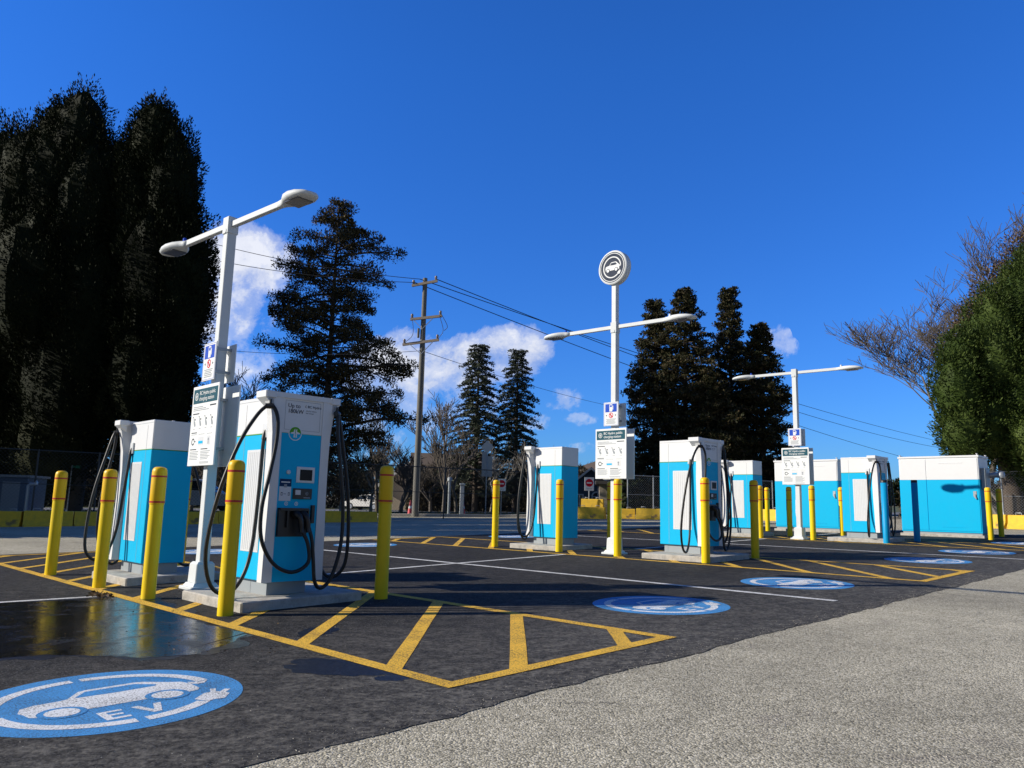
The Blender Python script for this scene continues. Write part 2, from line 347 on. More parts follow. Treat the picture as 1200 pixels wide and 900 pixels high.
poly=edge((U1,-9),(U1+.05,25.5),420,.016,1)+edge((U1,25.5),(U0,25.5),20,.05,2)+edge((U0,25.5),(U0,-9),90,.03,3)+edge((U0,-9),(U1,-9),10,.02,4)
mb=MB(); mb.prism(poly,lambda a,b:uv(a,b,-.02),lambda a,b:uv(a,b,.004)); tag(mb.build('new_asphalt_pad',M['asphalt']),kind='structure')
def blob(cx,cy,rx,ry,seed,n=90,amp=.16,lobes=5,ang=0):
    rr=random.Random(seed); ph=[(k,rr.uniform(0,6.28),amp/(k**.75)*rr.uniform(.5,1)) for k in range(1,lobes*5)]
    out=[]
    for i in range(n):
        a=2*math.pi*i/n; r=1+sum(c*math.sin(k*a+p) for k,p,c in ph)
        x,y=rx*r*math.cos(a),ry*r*math.sin(a); out.append((cx+x*math.cos(ang)-y*math.sin(ang),cy+x*math.sin(ang)+y*math.cos(ang)))
    return out
def gpt(px,py):
    d=ray(px,py); t=-H/d.z; return (d.x*t,d.y*t)
def sheet(name,poly,z,mat): 
    o=MB().flat(poly,lambda a,b:(a,b,z)).build(name,mat); return tag(o,kind='structure')
# puddle spread left of the first island (its outline lies on the lot)
pud=[gpt(*p) for p in [(-260,786),(-60,775),(0,772),(60,768),(120,770),(170,772),(230,768),(262,757),(292,744),(285,741),(250,735),(215,724),(205,712),(180,704),(140,700),(100,703),(40,706),(-60,706),(-260,712),(-520,730),(-520,770)]]
pp=[]
for i in range(len(pud)):
    a,b=Vector(pud[i]),Vector(pud[(i+1)%len(pud)])
    for j in range(8):
        q=a+(b-a)*(j/8); pp.append((q.x+random.uniform(-.02,.02),q.y+random.uniform(-.02,.02)))
sheet('puddle',pp,.0058,M['wet'])
cx_,cy_=sum(p[0] for p in pp)/len(pp),sum(p[1] for p in pp)/len(pp)
fr=[]
for i,(x,y) in enumerate(pp):
    dx,dy=x-cx_,y-cy_; L_=math.hypot(dx,dy); k=.07+.05*math.sin(i*.37)+.04*math.sin(i*.91)+random.uniform(0,.03); fr.append((x+dx/L_*k,y+dy/L_*k))
sheet('damp_patch',fr,.005,M['damp'])
g=gpt(393,783); sheet('damp_patch',blob(g[0],g[1],.40,.20,21,ang=-.2),.0052,M['damp'])
g=gpt(372,741); sheet('damp_patch',blob(g[0],g[1],.13,.22,22),.0052,M['damp'])
g=gpt(470,797); sheet('damp_patch',blob(g[0]-.05,g[1]+.02,.10,.07,23),.0052,M['damp'])

def strip(mb,a,b,w,z,uvs=True,jit=.0):
    a=Vector(a);b=Vector(b);d=(b-a);L=d.length;d.normalize();n=Vector((-d.y,d.x))*w/2; k=max(2,int(L/.5))
    vs=[];fs=[]
    for i in range(k+1):
        p=a+d*(L*i/k); e1=random.uniform(-jit,jit); e2=random.uniform(-jit,jit)
        for q in (p+n*(1+e1),p-n*(1+e2)): vs.append(uv(q.x,q.y,z) if uvs else (q.x,q.y,z))
        if i: fs.append((2*i-2,2*i-1,2*i+1,2*i))
    mb.add(vs,fs)
for (v0,v1,xo) in ((2.86,4.93,.05),(10.48,12.44,.35),(18.1,20.1,.2)):
    ua,ub=-14.85,-3.32; w=.105; mb=MB(); z=.0072
    strip(mb,(ua,v0),(ub,v0),w,z,jit=.07); strip(mb,(ua,v1),(ub,v1),w,z,jit=.07)
    strip(mb,(ub,v0-w/2),(ub,v1+w/2),w,z+.0006,jit=.07); strip(mb,(ua,v0-w/2),(ua,v1+w/2),w,z+.0006,jit=.07)
    k=-30
    while k<30:
        c=(xo+.742*k)/.70711; k+=1
        lo,hi=max(ua,c-v1),min(ub,c-v0)
        if hi-lo<.12: continue
        strip(mb,(lo,c-lo),(hi,c-hi),w*1.05,z-.0007,jit=.05)
    tag(mb.build('yellow_hatch_marking',M['yline']),kind='structure')
mb=MB()
for v in (7.84,15.45): strip(mb,(-14.9,v),(-3.3,v),.095,.0078,jit=.08)
strip(mb,(-8.85,4.98),(-9.1,10.42),.095,.0085,jit=.08); strip(mb,(-9.1,12.5),(-9.25,18.05),.095,.0085,jit=.08)
strip(mb,(-8.45,2.8),(-8.95,.2),.085,.0078,jit=.08); strip(mb,(-8.95,.2),(-9.0,-2.6),.085,.0078,jit=.08); strip(mb,(-9.2,20.15),(-9.3,22.4),.095,.0085)
tag(mb.build('white_stall_marking',M['wline']),kind='structure')

# the emblem in unit-disc coordinates, traced shapes
def arc(a0,a1,r0,r1,n=40):
    A=[R(a0+(a1-a0)*i/n) for i in range(n+1)]
    return [(r1*math.cos(a),r1*math.sin(a)) for a in A]+[(r0*math.cos(a),r0*math.sin(a)) for a in reversed(A)]
def circ(cx,cy,r,n=28): return [(cx+r*math.cos(2*math.pi*i/n),cy+r*math.sin(2*math.pi*i/n)) for i in range(n)]
CAR=[(-.60,-.10),(-.62,-.03),(-.58,.09),(-.48,.14),(-.30,.15),(-.24,.17),(-.11,.36),(-.05,.385),(.32,.385),(.39,.36),(.55,.20),(.63,.14),(.655,.02),(.655,-.16),(.62,-.22),(.55,-.235),(-.55,-.235),(-.59,-.20)]
WIN=[(-.19,.165),(-.07,.325),(.31,.325),(.44,.19),(.42,.15),(.10,.14)]
PLUG=[(.47,-.50),(.60,-.37),(.66,-.36),(.70,-.26),(.74,-.28),(.70,-.37),(.72,-.40),(.79,-.34),(.82,-.38),(.75,-.44),(.755,-.50),(.66,-.62),(.58,-.60),(.53,-.63)]
TAIL=[(.655,.02),(.70,-.03),(.76,-.02),(.82,.06),(.74,.05),(.70,.07),(.66,.10)]
def strip_arc(mb,a0,a1,r0,r1,fn,mi=0,n=36):
    for i in range(n):
        a,b=R(a0+(a1-a0)*i/n),R(a0+(a1-a0)*(i+1)/n)
        mb.flat([(r0*math.cos(a),r0*math.sin(a)),(r1*math.cos(a),r1*math.sin(a)),(r1*math.cos(b),r1*math.sin(b)),(r0*math.cos(b),r0*math.sin(b))],fn,mi)
def disc_fan(mb,poly,fn,mi=0):
    c=(sum(p[0] for p in poly)/len(poly),sum(p[1] for p in poly)/len(poly))
    for i in range(len(poly)): mb.flat([c,poly[i],poly[(i+1)%len(poly)]],fn,mi)
def glyph(mb,fz,step,white=0,bg=1,gaps=True):
    f=lambda k:(lambda a,b:fz(a,b,k*step))
    mb.flat(CAR,f(0),white); mb.flat(WIN,f(1),bg)
    for cx,cy in ((-.38,-.215),(.375,-.215)):
        mb.flat(circ(cx,cy,.165),f(1),bg); mb.flat(circ(cx,cy,.118),f(2),white)
    mb.flat(PLUG,f(0),white); mb.flat(TAIL,f(0),white)
    if gaps:
        for a0,a1 in ((5,88),(93,182),(185,266),(271,310)): strip_arc(mb,a0,a1,.725,.83,f(0),white)
    else: strip_arc(mb,5,310,.735,.82,f(0),white,90)
EL=[(-.21,-.40),(-.04,-.40),(-.04,-.44),(-.155,-.44),(-.155,-.50),(-.06,-.50),(-.06,-.54),(-.155,-.54),(-.155,-.60),(-.04,-.60),(-.04,-.645),(-.21,-.645)]
VL=[(.03,-.40),(.085,-.40),(.14,-.57),(.195,-.40),(.25,-.40),(.17,-.645),(.11,-.645)]
def ev_emblem(u,v,label,rot=0):
    r=.6387; p=uv(u,v,.0055); e=empty('charging_bay_emblem',p,R(45+rot),label,'road marking','blue stall emblems painted on the asphalt',tilt=False)
    a=MB(); disc_fan(a,circ(0,0,r,72),lambda x,y:(x,y,0)); a.build('blue_disc',M['evblue'],e)
    b=MB(); glyph(b,lambda x,y,k:(x*r,y*r,.0012+k),.0007); b.build('car_symbol',[M['evwhite'],M['evblue']],e)
    c=MB(); c.flat(EL,lambda x,y:(x*r,y*r,.0012)); c.flat(VL,lambda x,y:(x*r,y*r,.0012)); c.build('lettering',M['evwhite'],e)
for u,v,l,rot in ((-4.29,1.448,'large round blue and white vehicle emblem nearest the camera, beside the puddle',0),
  (-4.34,6.34,'blue round emblem on asphalt between the hatched nose and the white line end',0),
  (-4.30,9.11,'blue round emblem just past the white line, nearest the middle hatched island',0),
  (-4.35,13.98,'blue round emblem beyond the tip of the middle hatched island',0),
  (-4.37,16.87,'blue round emblem second from the power cabinets, above the short white line',0),
  (-4.45,20.9,'farthest blue round emblem at the right edge of the picture',0),
  (-13.7,6.15,'pale blue emblem seen left of the yellow bollard at the far stall',180),
  (-13.5,9.3,'pale blue emblem behind the loops of cable of the second island',180),
  (-13.9,14.0,'far blue emblem glimpsed behind the middle lamp pole',180)):
    ev_emblem(u,v,l,rot)

# ------------------------------------------------------------------ bollards
def make_bollard():
    e=empty('bollard',(0,0,0),0,'x','bollard','yellow steel bollards with two red bands')
    MB().lathe([(.066,-.03),(.066,.93)],24).build('post',M['yellow'],e)
    MB().lathe([(.069,.925),(.071,.935),(.071,1.245),(.068,1.27),(.058,1.289),(.04,1.299),(.012,1.302)],24).build('cover',M['cover'],e)
    for z in (1.205,.95): MB().lathe([(.0723,z-.009),(.0723,z+.009)],24).build('red_band',M['red'],e)
    return e
BP={'A':(-5.747,9.917,.997,'leftmost yellow bollard in the row'),'B':(-4.472,8.647,.985,'second yellow bollard from the left, in front of the left charger cables'),
'C':(-3.536,7.778,.985,'yellow bollard in front of the blue back of the left charger'),
'D':(-4.607,11.02,.99,'yellow bollard half hidden behind the left charger and a hanging cable'),
'E':(-2.411,6.757,1.008,'tallest looking nearest yellow bollard at the corner of the near charger pad'),
'F':(-1.283,7.875,1.008,'shaded yellow bollard standing alone right of the near charger'),
'G':(-.326,15.83,1.02,'slim far yellow bollard left of the second island charger'),
'H':(.878,14.491,1.015,'yellow bollard in front of the blue back of the second island charger'),
'I':(1.813,13.474,1.01,'yellow bollard right in front of the middle lamp pole foot'),
'J':(3.007,12.23,1.01,'yellow bollard in front of the screen of the middle charger'),
'K':(4.096,13.274,1.0,'shaded olive looking bollard right of the middle charger'),
'L':(6.198,19.59,1.0,'sunlit yellow bollard just behind the shaded one right of the middle charger'),
'M':(7.72,23.7,1.0,'distant yellow bollard peeking out left of the left power cabinet'),
'N':(7.293,20.62,.99,'shaded bollard left of the third lamp pole in front of the cabinet'),
'O':(7.242,18.91,1.0,'sunlit yellow bollard right of the third lamp pole'),
'P':(9.3,22.1,1.0,'farther of two yellow bollards overlapping between the cabinet and the far charger'),
'Q':(8.62,20.5,.985,'nearer of two yellow bollards overlapping at the left of the far charger'),
'S':(1.94,15.45,1.0,'shaded yellow bollard hidden in part behind the middle lamp pole'),
'T':(11.80,19.40,.985,'sunlit yellow bollard at the right corner of the large power cabinet'),
'U':(13.05,20.98,.98,'shaded bollard farthest right in front of the yellow barrier')}
proto=make_bollard(); first=True
for k,(x,y,s,l) in BP.items():
    o=proto if first else copy_tree(proto); first=False
    place(o,(x,y,0),random.uniform(0,6),l); o.scale=(1,1,s)
def blue_bollard(x,y,l,h=1.42):
    e=empty('blue_bollard',(x,y,0),0,l,'bollard','cyan bollards in front of the far charger')
    MB().lathe([(.07,-.03),(.07,h),(.060,h+.002)],24).build('post',M['bluepost'] if 0 else M['cyanpost'],e)
    MB().lathe([(.0705,h-.05),(.0708,h+.006),(.06,h+.012),(.03,h+.014)],24).build('black_top',M['black'],e)
M['cyanpost']=paint('cyan_post_paint',(.0,.30,.60),.45,0,.08,spec=.2)
blue_bollard(8.40,17.66,'sunlit cyan blue bollard in front of the far charger front',1.40)
blue_bollard(9.52,18.5,'shaded dark blue bollard in front of the large power cabinet',1.42)

# ------------------------------------------------------------------ concrete pads
PADS=[(-7.75,-6.5,3.22,4.46,'pale concrete pad under the near charger'),(-10.35,-9.2,3.2,4.3,'pale concrete pad under the left charger'),
(-7.75,-6.45,10.8,12.02,'pale concrete pad under the middle charger'),(-11.0,-9.75,10.95,12.0,'short pale pad under the second island back charger'),
(-7.9,-6.55,18.45,19.6,'pale pad under the far charger with cyan bollards'),(-11.1,-9.8,18.5,19.6,'pale pad of the charger partly hidden behind the middle one')]
for u0_,u1_,v0_,v1_,l in PADS:
    c=uv((u0_+u1_)/2,(v0_+v1_)/2,0); mb=MB(); a,b=(u1_-u0_)/2,(v1_-v0_)/2
    mb.box(-a,a,-b,b,-.02,.09,0,.015)
    o=mb.build('concrete_pad',M['conc'],None,c); o.rotation_euler=(0,0,R(-45)); tag(o,l,'concrete pad','concrete charger pads')

# ------------------------------------------------------------------ chargers
SPL=1.595-.09; TOP=1.865
def make_charger():
    e=empty('charging_station',(0,0,0),0,'x','charger','blue and white rapid charging stations')
    W=.245
    b=MB(); b.box(-.36,.33,-.20,.20,-.015,.14); b.box(-.335,-.29,-.203,.203,.0,.12); b.box(.0,.02,-.202,.202,.0,.12); b.build('pedestal',M['plinth'],e)
    b=MB(); x1=.37
    b.box(-.42,x1,-W,W,.125,SPL-.008,1,.008); b.box(-.42,x1,-W,W,SPL-.004,TOP,0,.008)
    b.box(-.423,x1,-W-.002,W+.002,SPL-.009,SPL-.003,2)
    for s in (-1,1):                     # door seams
        b.box(-.24,-.236,s*W-.0015,s*W+.0015,.14,TOP-.06,3); b.box(-.42,x1,s*W-.0012,s*W+.0012,TOP-.035,TOP-.031,3)
    b.box(-.28,-.25,-.05,-.02,TOP-.002,TOP+.02,0)
    b.build('cabinet',[M['white'],M['cyan'],M['green'],M['plinth']],e)
    for s in (-1,1):                     # side vent panels of pressed ribs
        b=MB(); b.box(-.15,.20,s*(W-.002) if s<0 else W-.004,s*(W+.004) if s<0 else W+.004,.38,1.35) if s>0 else b.box(-.15,.20,-W-.004,-W+.004,.38,1.35)
        for i in range(9):
            x=-.135+i*.037; yy=s*(W+.004); b.box(x,x+.022,min(yy,yy+s*.0018),max(yy,yy+s*.0018),.40,1.33,0)
        b.build('side_vent',M['vent'],e)
    # front cowl: flared U frame with overhanging ears
    b=MB(); Wc=.315
    for s in (-1,1):
        prof=[]                          # (half width, x-back, z): flare narrows below the ear
        zs=[.125,.5,.9,1.25,1.5,1.66,1.76,1.80,TOP+.012]
        ws=[Wc,Wc-.004,Wc-.012,Wc-.012,Wc-.004,Wc+.014,Wc+.035,Wc+.055,Wc+.06]
        xb=[.335,.33,.315,.31,.32,.33,.335,.335,.335]
        vs=[];fs=[]
        for z,w,xx in zip(zs,ws,xb): vs+= [(xx-.02,s*(W-.005),z),(xx+.02,s*w,z),(.44,s*w,z),(.44,s*(.215),z),(xx-.02,s*.215,z)]
        for j in range(len(zs)-1):
            for i in range(5):
                q=(j*5+i,j*5+(i+1)%5,(j+1)*5+(i+1)%5,(j+1)*5+i); fs.append(q if s>0 else q[::-1])
        n=len(vs); fs.append(tuple(range(n-5,n)) if s>0 else tuple(reversed(range(n-5,n)))); fs.append((4,3,2,1,0) if s>0 else (0,1,2,3,4))
        b.add(vs,fs,0)
        b.box(.25,.452,min(s*(Wc-.02),s*(Wc+.09)),max(s*(Wc-.02),s*(Wc+.09)),TOP-.045,TOP+.022,0,.008)   # ear
        b.add([(.27,s*Wc,TOP-.12),(.44,s*Wc,TOP-.12),(.44,s*(Wc+.085),TOP-.045),(.27,s*(Wc+.085),TOP-.045),(.27,s*(Wc-.0),TOP-.045),(.44,s*(Wc-.0),TOP-.045)],[(0,1,2,3),(0,3,4),(1,5,2),(1,0,4,5)],0)
    b.box(.30,.4475,-.30,.30,TOP-.03,TOP+.018,0)
    b.build('front_cowl',M['white'],e)
    # front panel
    b=MB(); b.box(.36,.432,-.2155,.2155,.125,SPL-.004,1); b.box(.36,.432,-.2155,.2155,SPL-.0005,TOP-.03,0); b.box(.425,.4325,-.2155,.2155,SPL-.004,SPL-.0005,2)
    for (a0,a1,z0,z1) in ((-.19,.19,TOP-.052,TOP-.049),(-.19,.19,SPL+.03,SPL+.033),(-.19,-.187,SPL+.033,TOP-.052),(.187,.19,SPL+.033,TOP-.052)): b.box(.4322,.4332,a0,a1,z0,z1,3)
    b.build('front_panel',[M['white'],M['cyan'],M['green'],M['print']],e)
    fx=.4335
    f=lambda a,z,k=0:(fx+k,a,z)
    # logo
    lz=SPL; ly=-.07; b=MB()
    b.flat(circ(0,0,.070,40),lambda a,c:(fx,ly+a,lz+c),0); b.flat(circ(0,0,.061,40),lambda a,c:(fx+.001,ly+a,lz+c),1)
    half=[(.061*math.cos(R(t)),.061*math.sin(R(t))) for t in range(0,181,9)]; b.flat(half,lambda a,c:(fx+.0018,ly+a,lz+c),2)
    for s in (-1,1):
        b.flat([(s*.010-.007,-.04),(s*.010+.007,-.04),(s*.010+.007,.045),(s*.010-.007,.03)],lambda a,c:(fx+.0026,ly+a,lz+c),0)
        b.flat([(s*.012,-.008),(s*.05,-.004),(s*.05,.004),(s*.012,.016)][::s],lambda a,c:(fx+.0030,ly+a,lz+c),0)
    b.build('logo',[M['signwhite'],M['cyan'],M['green']],e)
    b=MB(); put_text(b,'Up to',.056,f,-.165,TOP-.115,bold=.0012); put_text(b,'180kW',.056,f,-.165,TOP-.168,bold=.0012)
    put_text(b,'BC Hydro',.036,f,.045,TOP-.105,bold=.0008); put_text(b,'electric vehicle',.019,f,.03,TOP-.14); put_text(b,'fast charger',.019,f,.03,TOP-.162)
    b.flat(arc(60,300,.008,.012,12),lambda a,c:(fx,.030+a,TOP-.094+c)); b.build('lettering',M['dark'],e)
    # screen, button, reader, stickers
    b=MB(); b.box(.43,.442,-.03,.165,1.04,1.19,0,.005); s_=b.build('display_frame',M['white'],e)
    MB().box(.441,.4445,.005,.135,1.062,1.165).build('display',M['screen'],s_)
    b=MB(); b.add([],[]); 
    b.lathe([(.021,0),(.021,.008),(.015,.012)],20); o=b.build('round_button',M['vent'],e); o.rotation_euler=(0,R(90),0); o.location=(.433,-.115,1.135)
    b=MB(); b.box(.4325,.4345,-.195,-.075,1.0,1.07,1); b.box(.4325,.4345,-.195,-.075,.865,.998,0); b.box(.4346,.4352,-.15,-.12,.99,1.02,3)
    b.box(.4346,.4352,-.18,-.09,1.035,1.045,2)
    for a in (-.178,-.105): b.box(.4346,.4352,a,a+.018,.915,.945,1); b.box(.4353,.4357,a+.005,a+.013,.920,.938,2)
    b.box(.4346,.4352,-.152,-.124,.928,.932,1); b.build('instruction_sticker',[M['vent'],M['navy'],M['signwhite'],M['print']],e)
    b=MB(); b.box(.431,.447,-.055,.145,.885,.985,0,.004); rd=b.build('payment_reader',M['black'],e)
    b=MB(); b.box(.447,.450,-.035,.02,.925,.970,0); b.box(.4472,.4485,.055,.125,.893,.903,1); b.build('card_slot',[M['vent'],M['print']],rd)
    b=MB(); b.flat(arc(0,340,.012,.016,16),lambda a,c:(.4476,.088+a,.938+c)); b.flat(circ(0,0,.006,10),lambda a,c:(.4476,.088+a,.938+c)); b.build('contactless_mark',M['print'],rd)
    b=MB()
    for a in (-.115,-.01):
        if a==-.01: b.build('socket_symbol',M['signwhite'],e); b=MB()
        b.flat(arc(0,350,.013,.019,20),lambda x,c:(fx,a+x,.84+c)); b.box(fx-.0005,fx+.0005,a-.004,a+.004,.832,.848,0)
    b.build('socket_symbol',M['signwhite'],e)
    # holster recess
    b=MB(); b.box(.427,.437,-.20,.115,.535,.80,0); b.box(.437,.475,-.19,.105,.775,.80,0); b.box(.437,.47,-.20,-.185,.54,.79,0); b.box(.437,.47,.10,.115,.60,.79,0)
    b.box(.437,.463,-.11,-.095,.62,.775,0); b.box(.43,.465,.145,.175,.66,.83,0); b.build('holster',M['black'],e)
    # cables
    for s,hy in ((-1,-.02),(1,.05)):
        a=s
        if s<0: pts=[(.20,a*.25,1.50),(.20,a*.27,1.42),(.205,a*.28,1.0),(.21,a*.31,.45),(.24,a*.40,.16),(.29,a*.56,.03),(.34,a*.74,.12),(.37,a*.82,.42),(.395,a*.76,.9),(.41,a*.62,1.35),(.42,a*.48,1.62),(.44,a*.385,1.735),(.475,a*.34,1.735),
            (.505,a*.30,1.62),(.51,a*.30,1.4),(.52,a*.35,1.1),(.535,a*.41,.8),(.55,a*.40,.52),(.56,a*.27,.30),(.565,a*.08,.22),(.56,.08,.30),(.545,.075,.47),(.525,hy+.03,.60)]
        else: pts=[(.20,a*.25,1.50),(.20,a*.27,1.42),(.20,a*.30,1.0),(.21,a*.34,.5),(.25,a*.42,.2),(.30,a*.52,.13),(.35,a*.62,.26),(.38,a*.62,.6),(.40,a*.57,1.0),(.42,a*.48,1.40),(.43,a*.42,1.65),(.445,a*.385,1.735),(.475,a*.36,1.72),
            (.49,a*.37,1.5),(.50,a*.42,1.15),(.51,a*.46,.8),(.52,a*.45,.45),(.53,a*.36,.16),(.54,a*.25,.06),(.55,a*.17,.12),(.55,a*.14,.32),(.54,a*.12,.5),(.52,hy+.04,.62)]
        cb=MB().tube(smooth(pts,5),.0178,10).build('charging_cable',M['rubber'],e)
        g=MB(); q=[(.527,hy+.032,.575),(.52,hy+.028,.63),(.52,hy+.015,.70),(.50,hy,.735),(.455,hy-.005,.745),(.438,hy-.005,.745)]
        g.tube(smooth(q,3),[.022]*3+[.026]*4+[.03]*3+[.038]*3+[.045]*3,12); g.build('connector',M['black'],cb)
        k=MB(); k.tube([(.46,s*.36,1.80),(.46,s*.36,1.745)],.012,8); k.tube([(.435,s*.395,1.735),(.48,s*.335,1.735)],.026,10); k.build('cable_hook',M['black'],e)
        k=MB(); k.box(.15,.245,min(s*(W-.002),s*(W+.02)),max(s*(W-.002),s*(W+.02)),1.46,1.60,0,.004); k.tube([(.2,s*.25,1.53),(.2,s*.262,1.49),(.2,s*.268,1.44)],.024,10,1)
        k.build('cable_outlet',[M['vent'],M['black']],e)
    return e
ch=make_charger(); first=True
CH=[(-7.14,3.81,0,'near charging station facing right, with screen, logo and text Up to 180kW readable'),
(-9.90,3.69,180,'left charging station seen from its plain blue back, behind the second bollard'),
(-7.26,11.49,0,'middle charging station right of the middle lamp, large loop of cable on its lit side'),
(-10.34,11.50,180,'charging station alone left of the middle lamp, its white cowl turned left'),
(-7.22,19.02,0,'far charging station between the two power cabinets, beside the cyan bollards'),
(-10.33,19.0,180,'charging station half hidden behind the middle one, pale cables hanging down its side')]
for u,v,rot,l in CH:
    o=ch if first else copy_tree(ch); first=False; place(o,uv(u,v,.09),R(-45+rot),l); o.scale=(1,1,.962 if u==-9.90 else 1)

# ------------------------------------------------------------------ lamps with notice boards
def board_art(f,w,h):
    """Main notice face in local a (right), z (up) coordinates, centred; f(a,z,k)."""
    a=MB(); a.flat([(-w/2+.03,h/2-.20*1),(w/2-.03,h/2-.20),(w/2-.03,h/2-.035),(-w/2+.03,h/2-.035)],lambda x,z:f(x,z,.001))
    t=MB(); put_text(t,'BC Hydro public',.062,lambda x,z,k=0:f(x,z,.002+k),-w/2+.19,h/2-.105,bold=.0016); put_text(t,'charging station',.062,lambda x,z,k=0:f(x,z,.002+k),-w/2+.19,h/2-.168,bold=.0016)
    t.flat(arc(0,355,.036,.044,30),lambda x,z:f(-w/2+.115+x,h/2-.118+z,.002))
    for s in (-1,1): t.flat([(s*.010-.004,-.028),(s*.010+.004,-.028),(s*.010+.004,.028),(s*.010-.004,.028)],lambda x,z:f(-w/2+.115+x,h/2-.118+z,.002))
    t.flat([(-.026,-.004),(.026,-.004),(.026,.004),(-.026,.004)],lambda x,z:f(-w/2+.115+x,h/2-.118+z,.0024))
    g=MB()
    def rect(x0,x1,z0,z1,mi=0,k=.001): g.flat([(x0,z0),(x1,z0),(x1,z1),(x0,z1)],lambda x,z:f(x,z,k),mi)
    L=-w/2+.05; Rr=w/2-.05; T=h/2
    rect(L,L+.26,T-.243,T-.234); rect(L,L+.34,T-.262,T-.254); rect(L,L+.42,T-.280,T-.272); rect(Rr-.16,Rr,T-.245,T-.230,1)
    rect(L,L+.17,T-.322,T-.310,1)
    for i in range(4):                    # four step pictograms: a hand holding a plug
        cx=L+.055+i*.155
        g.flat([(-.03,.035),(-.015,.04),(-.005,.01),(.02,-.01),(.035,-.04),(.03,-.06),(.0,-.055),(-.02,-.01)],lambda x,z:f(cx+x,T-.40+z,.001),0)
        g.flat([(.0,.02),(.012,.035),(.028,.022),(.015,.008)],lambda x,z:f(cx+x,T-.40+z,.0014),1)
        g.flat(circ(-.036,.05,.009,10),lambda x,z:f(cx+x,T-.40+z,.0014),1)
        rect(cx-.02,cx+.03,T-.488,T-.482)
    rect(L,L+.15,T-.535,T-.525,1)
    for x0,x1 in ((L,L+.15),(L+.2,L+.36),(L+.42,L+.56)): rect(x0,x1,T-.553,T-.548)
    g.flat(arc(20,340,.026,.04,16),lambda x,z:f(L+.06+x,T-.63+z,.001),1); rect(L+.09,L+.13,T-.635,T-.622,1)
    rect(L+.20,L+.34,T-.675,T-.58,3,.0008); rect(L+.21,L+.33,T-.655,T-.625,2,.0014)
    rect(L+.43,L+.52,T-.675,T-.575,3,.0008); g.flat(circ(L+.475,T-.615,.018,12),lambda x,z:f(x,z,.0014),0); rect(L+.465,L+.485,T-.665,T-.635,0,.0014)
    rect(L,L+.17,T-.722,T-.712,1); rect(L+.29,L+.47,T-.722,T-.712,1)
    for i in range(6):
        rect(L,L+.23-.02*(i%2),T-.745-i*.017,T-.738-i*.017); rect(L+.29,L+.54-.03*(i%3),T-.745-i*.017,T-.738-i*.017)
    rect(L+.27,L+.52,T-.862,T-.856); rect(L+.29,L+.52,T-.875,T-.869)
    return a,t,g
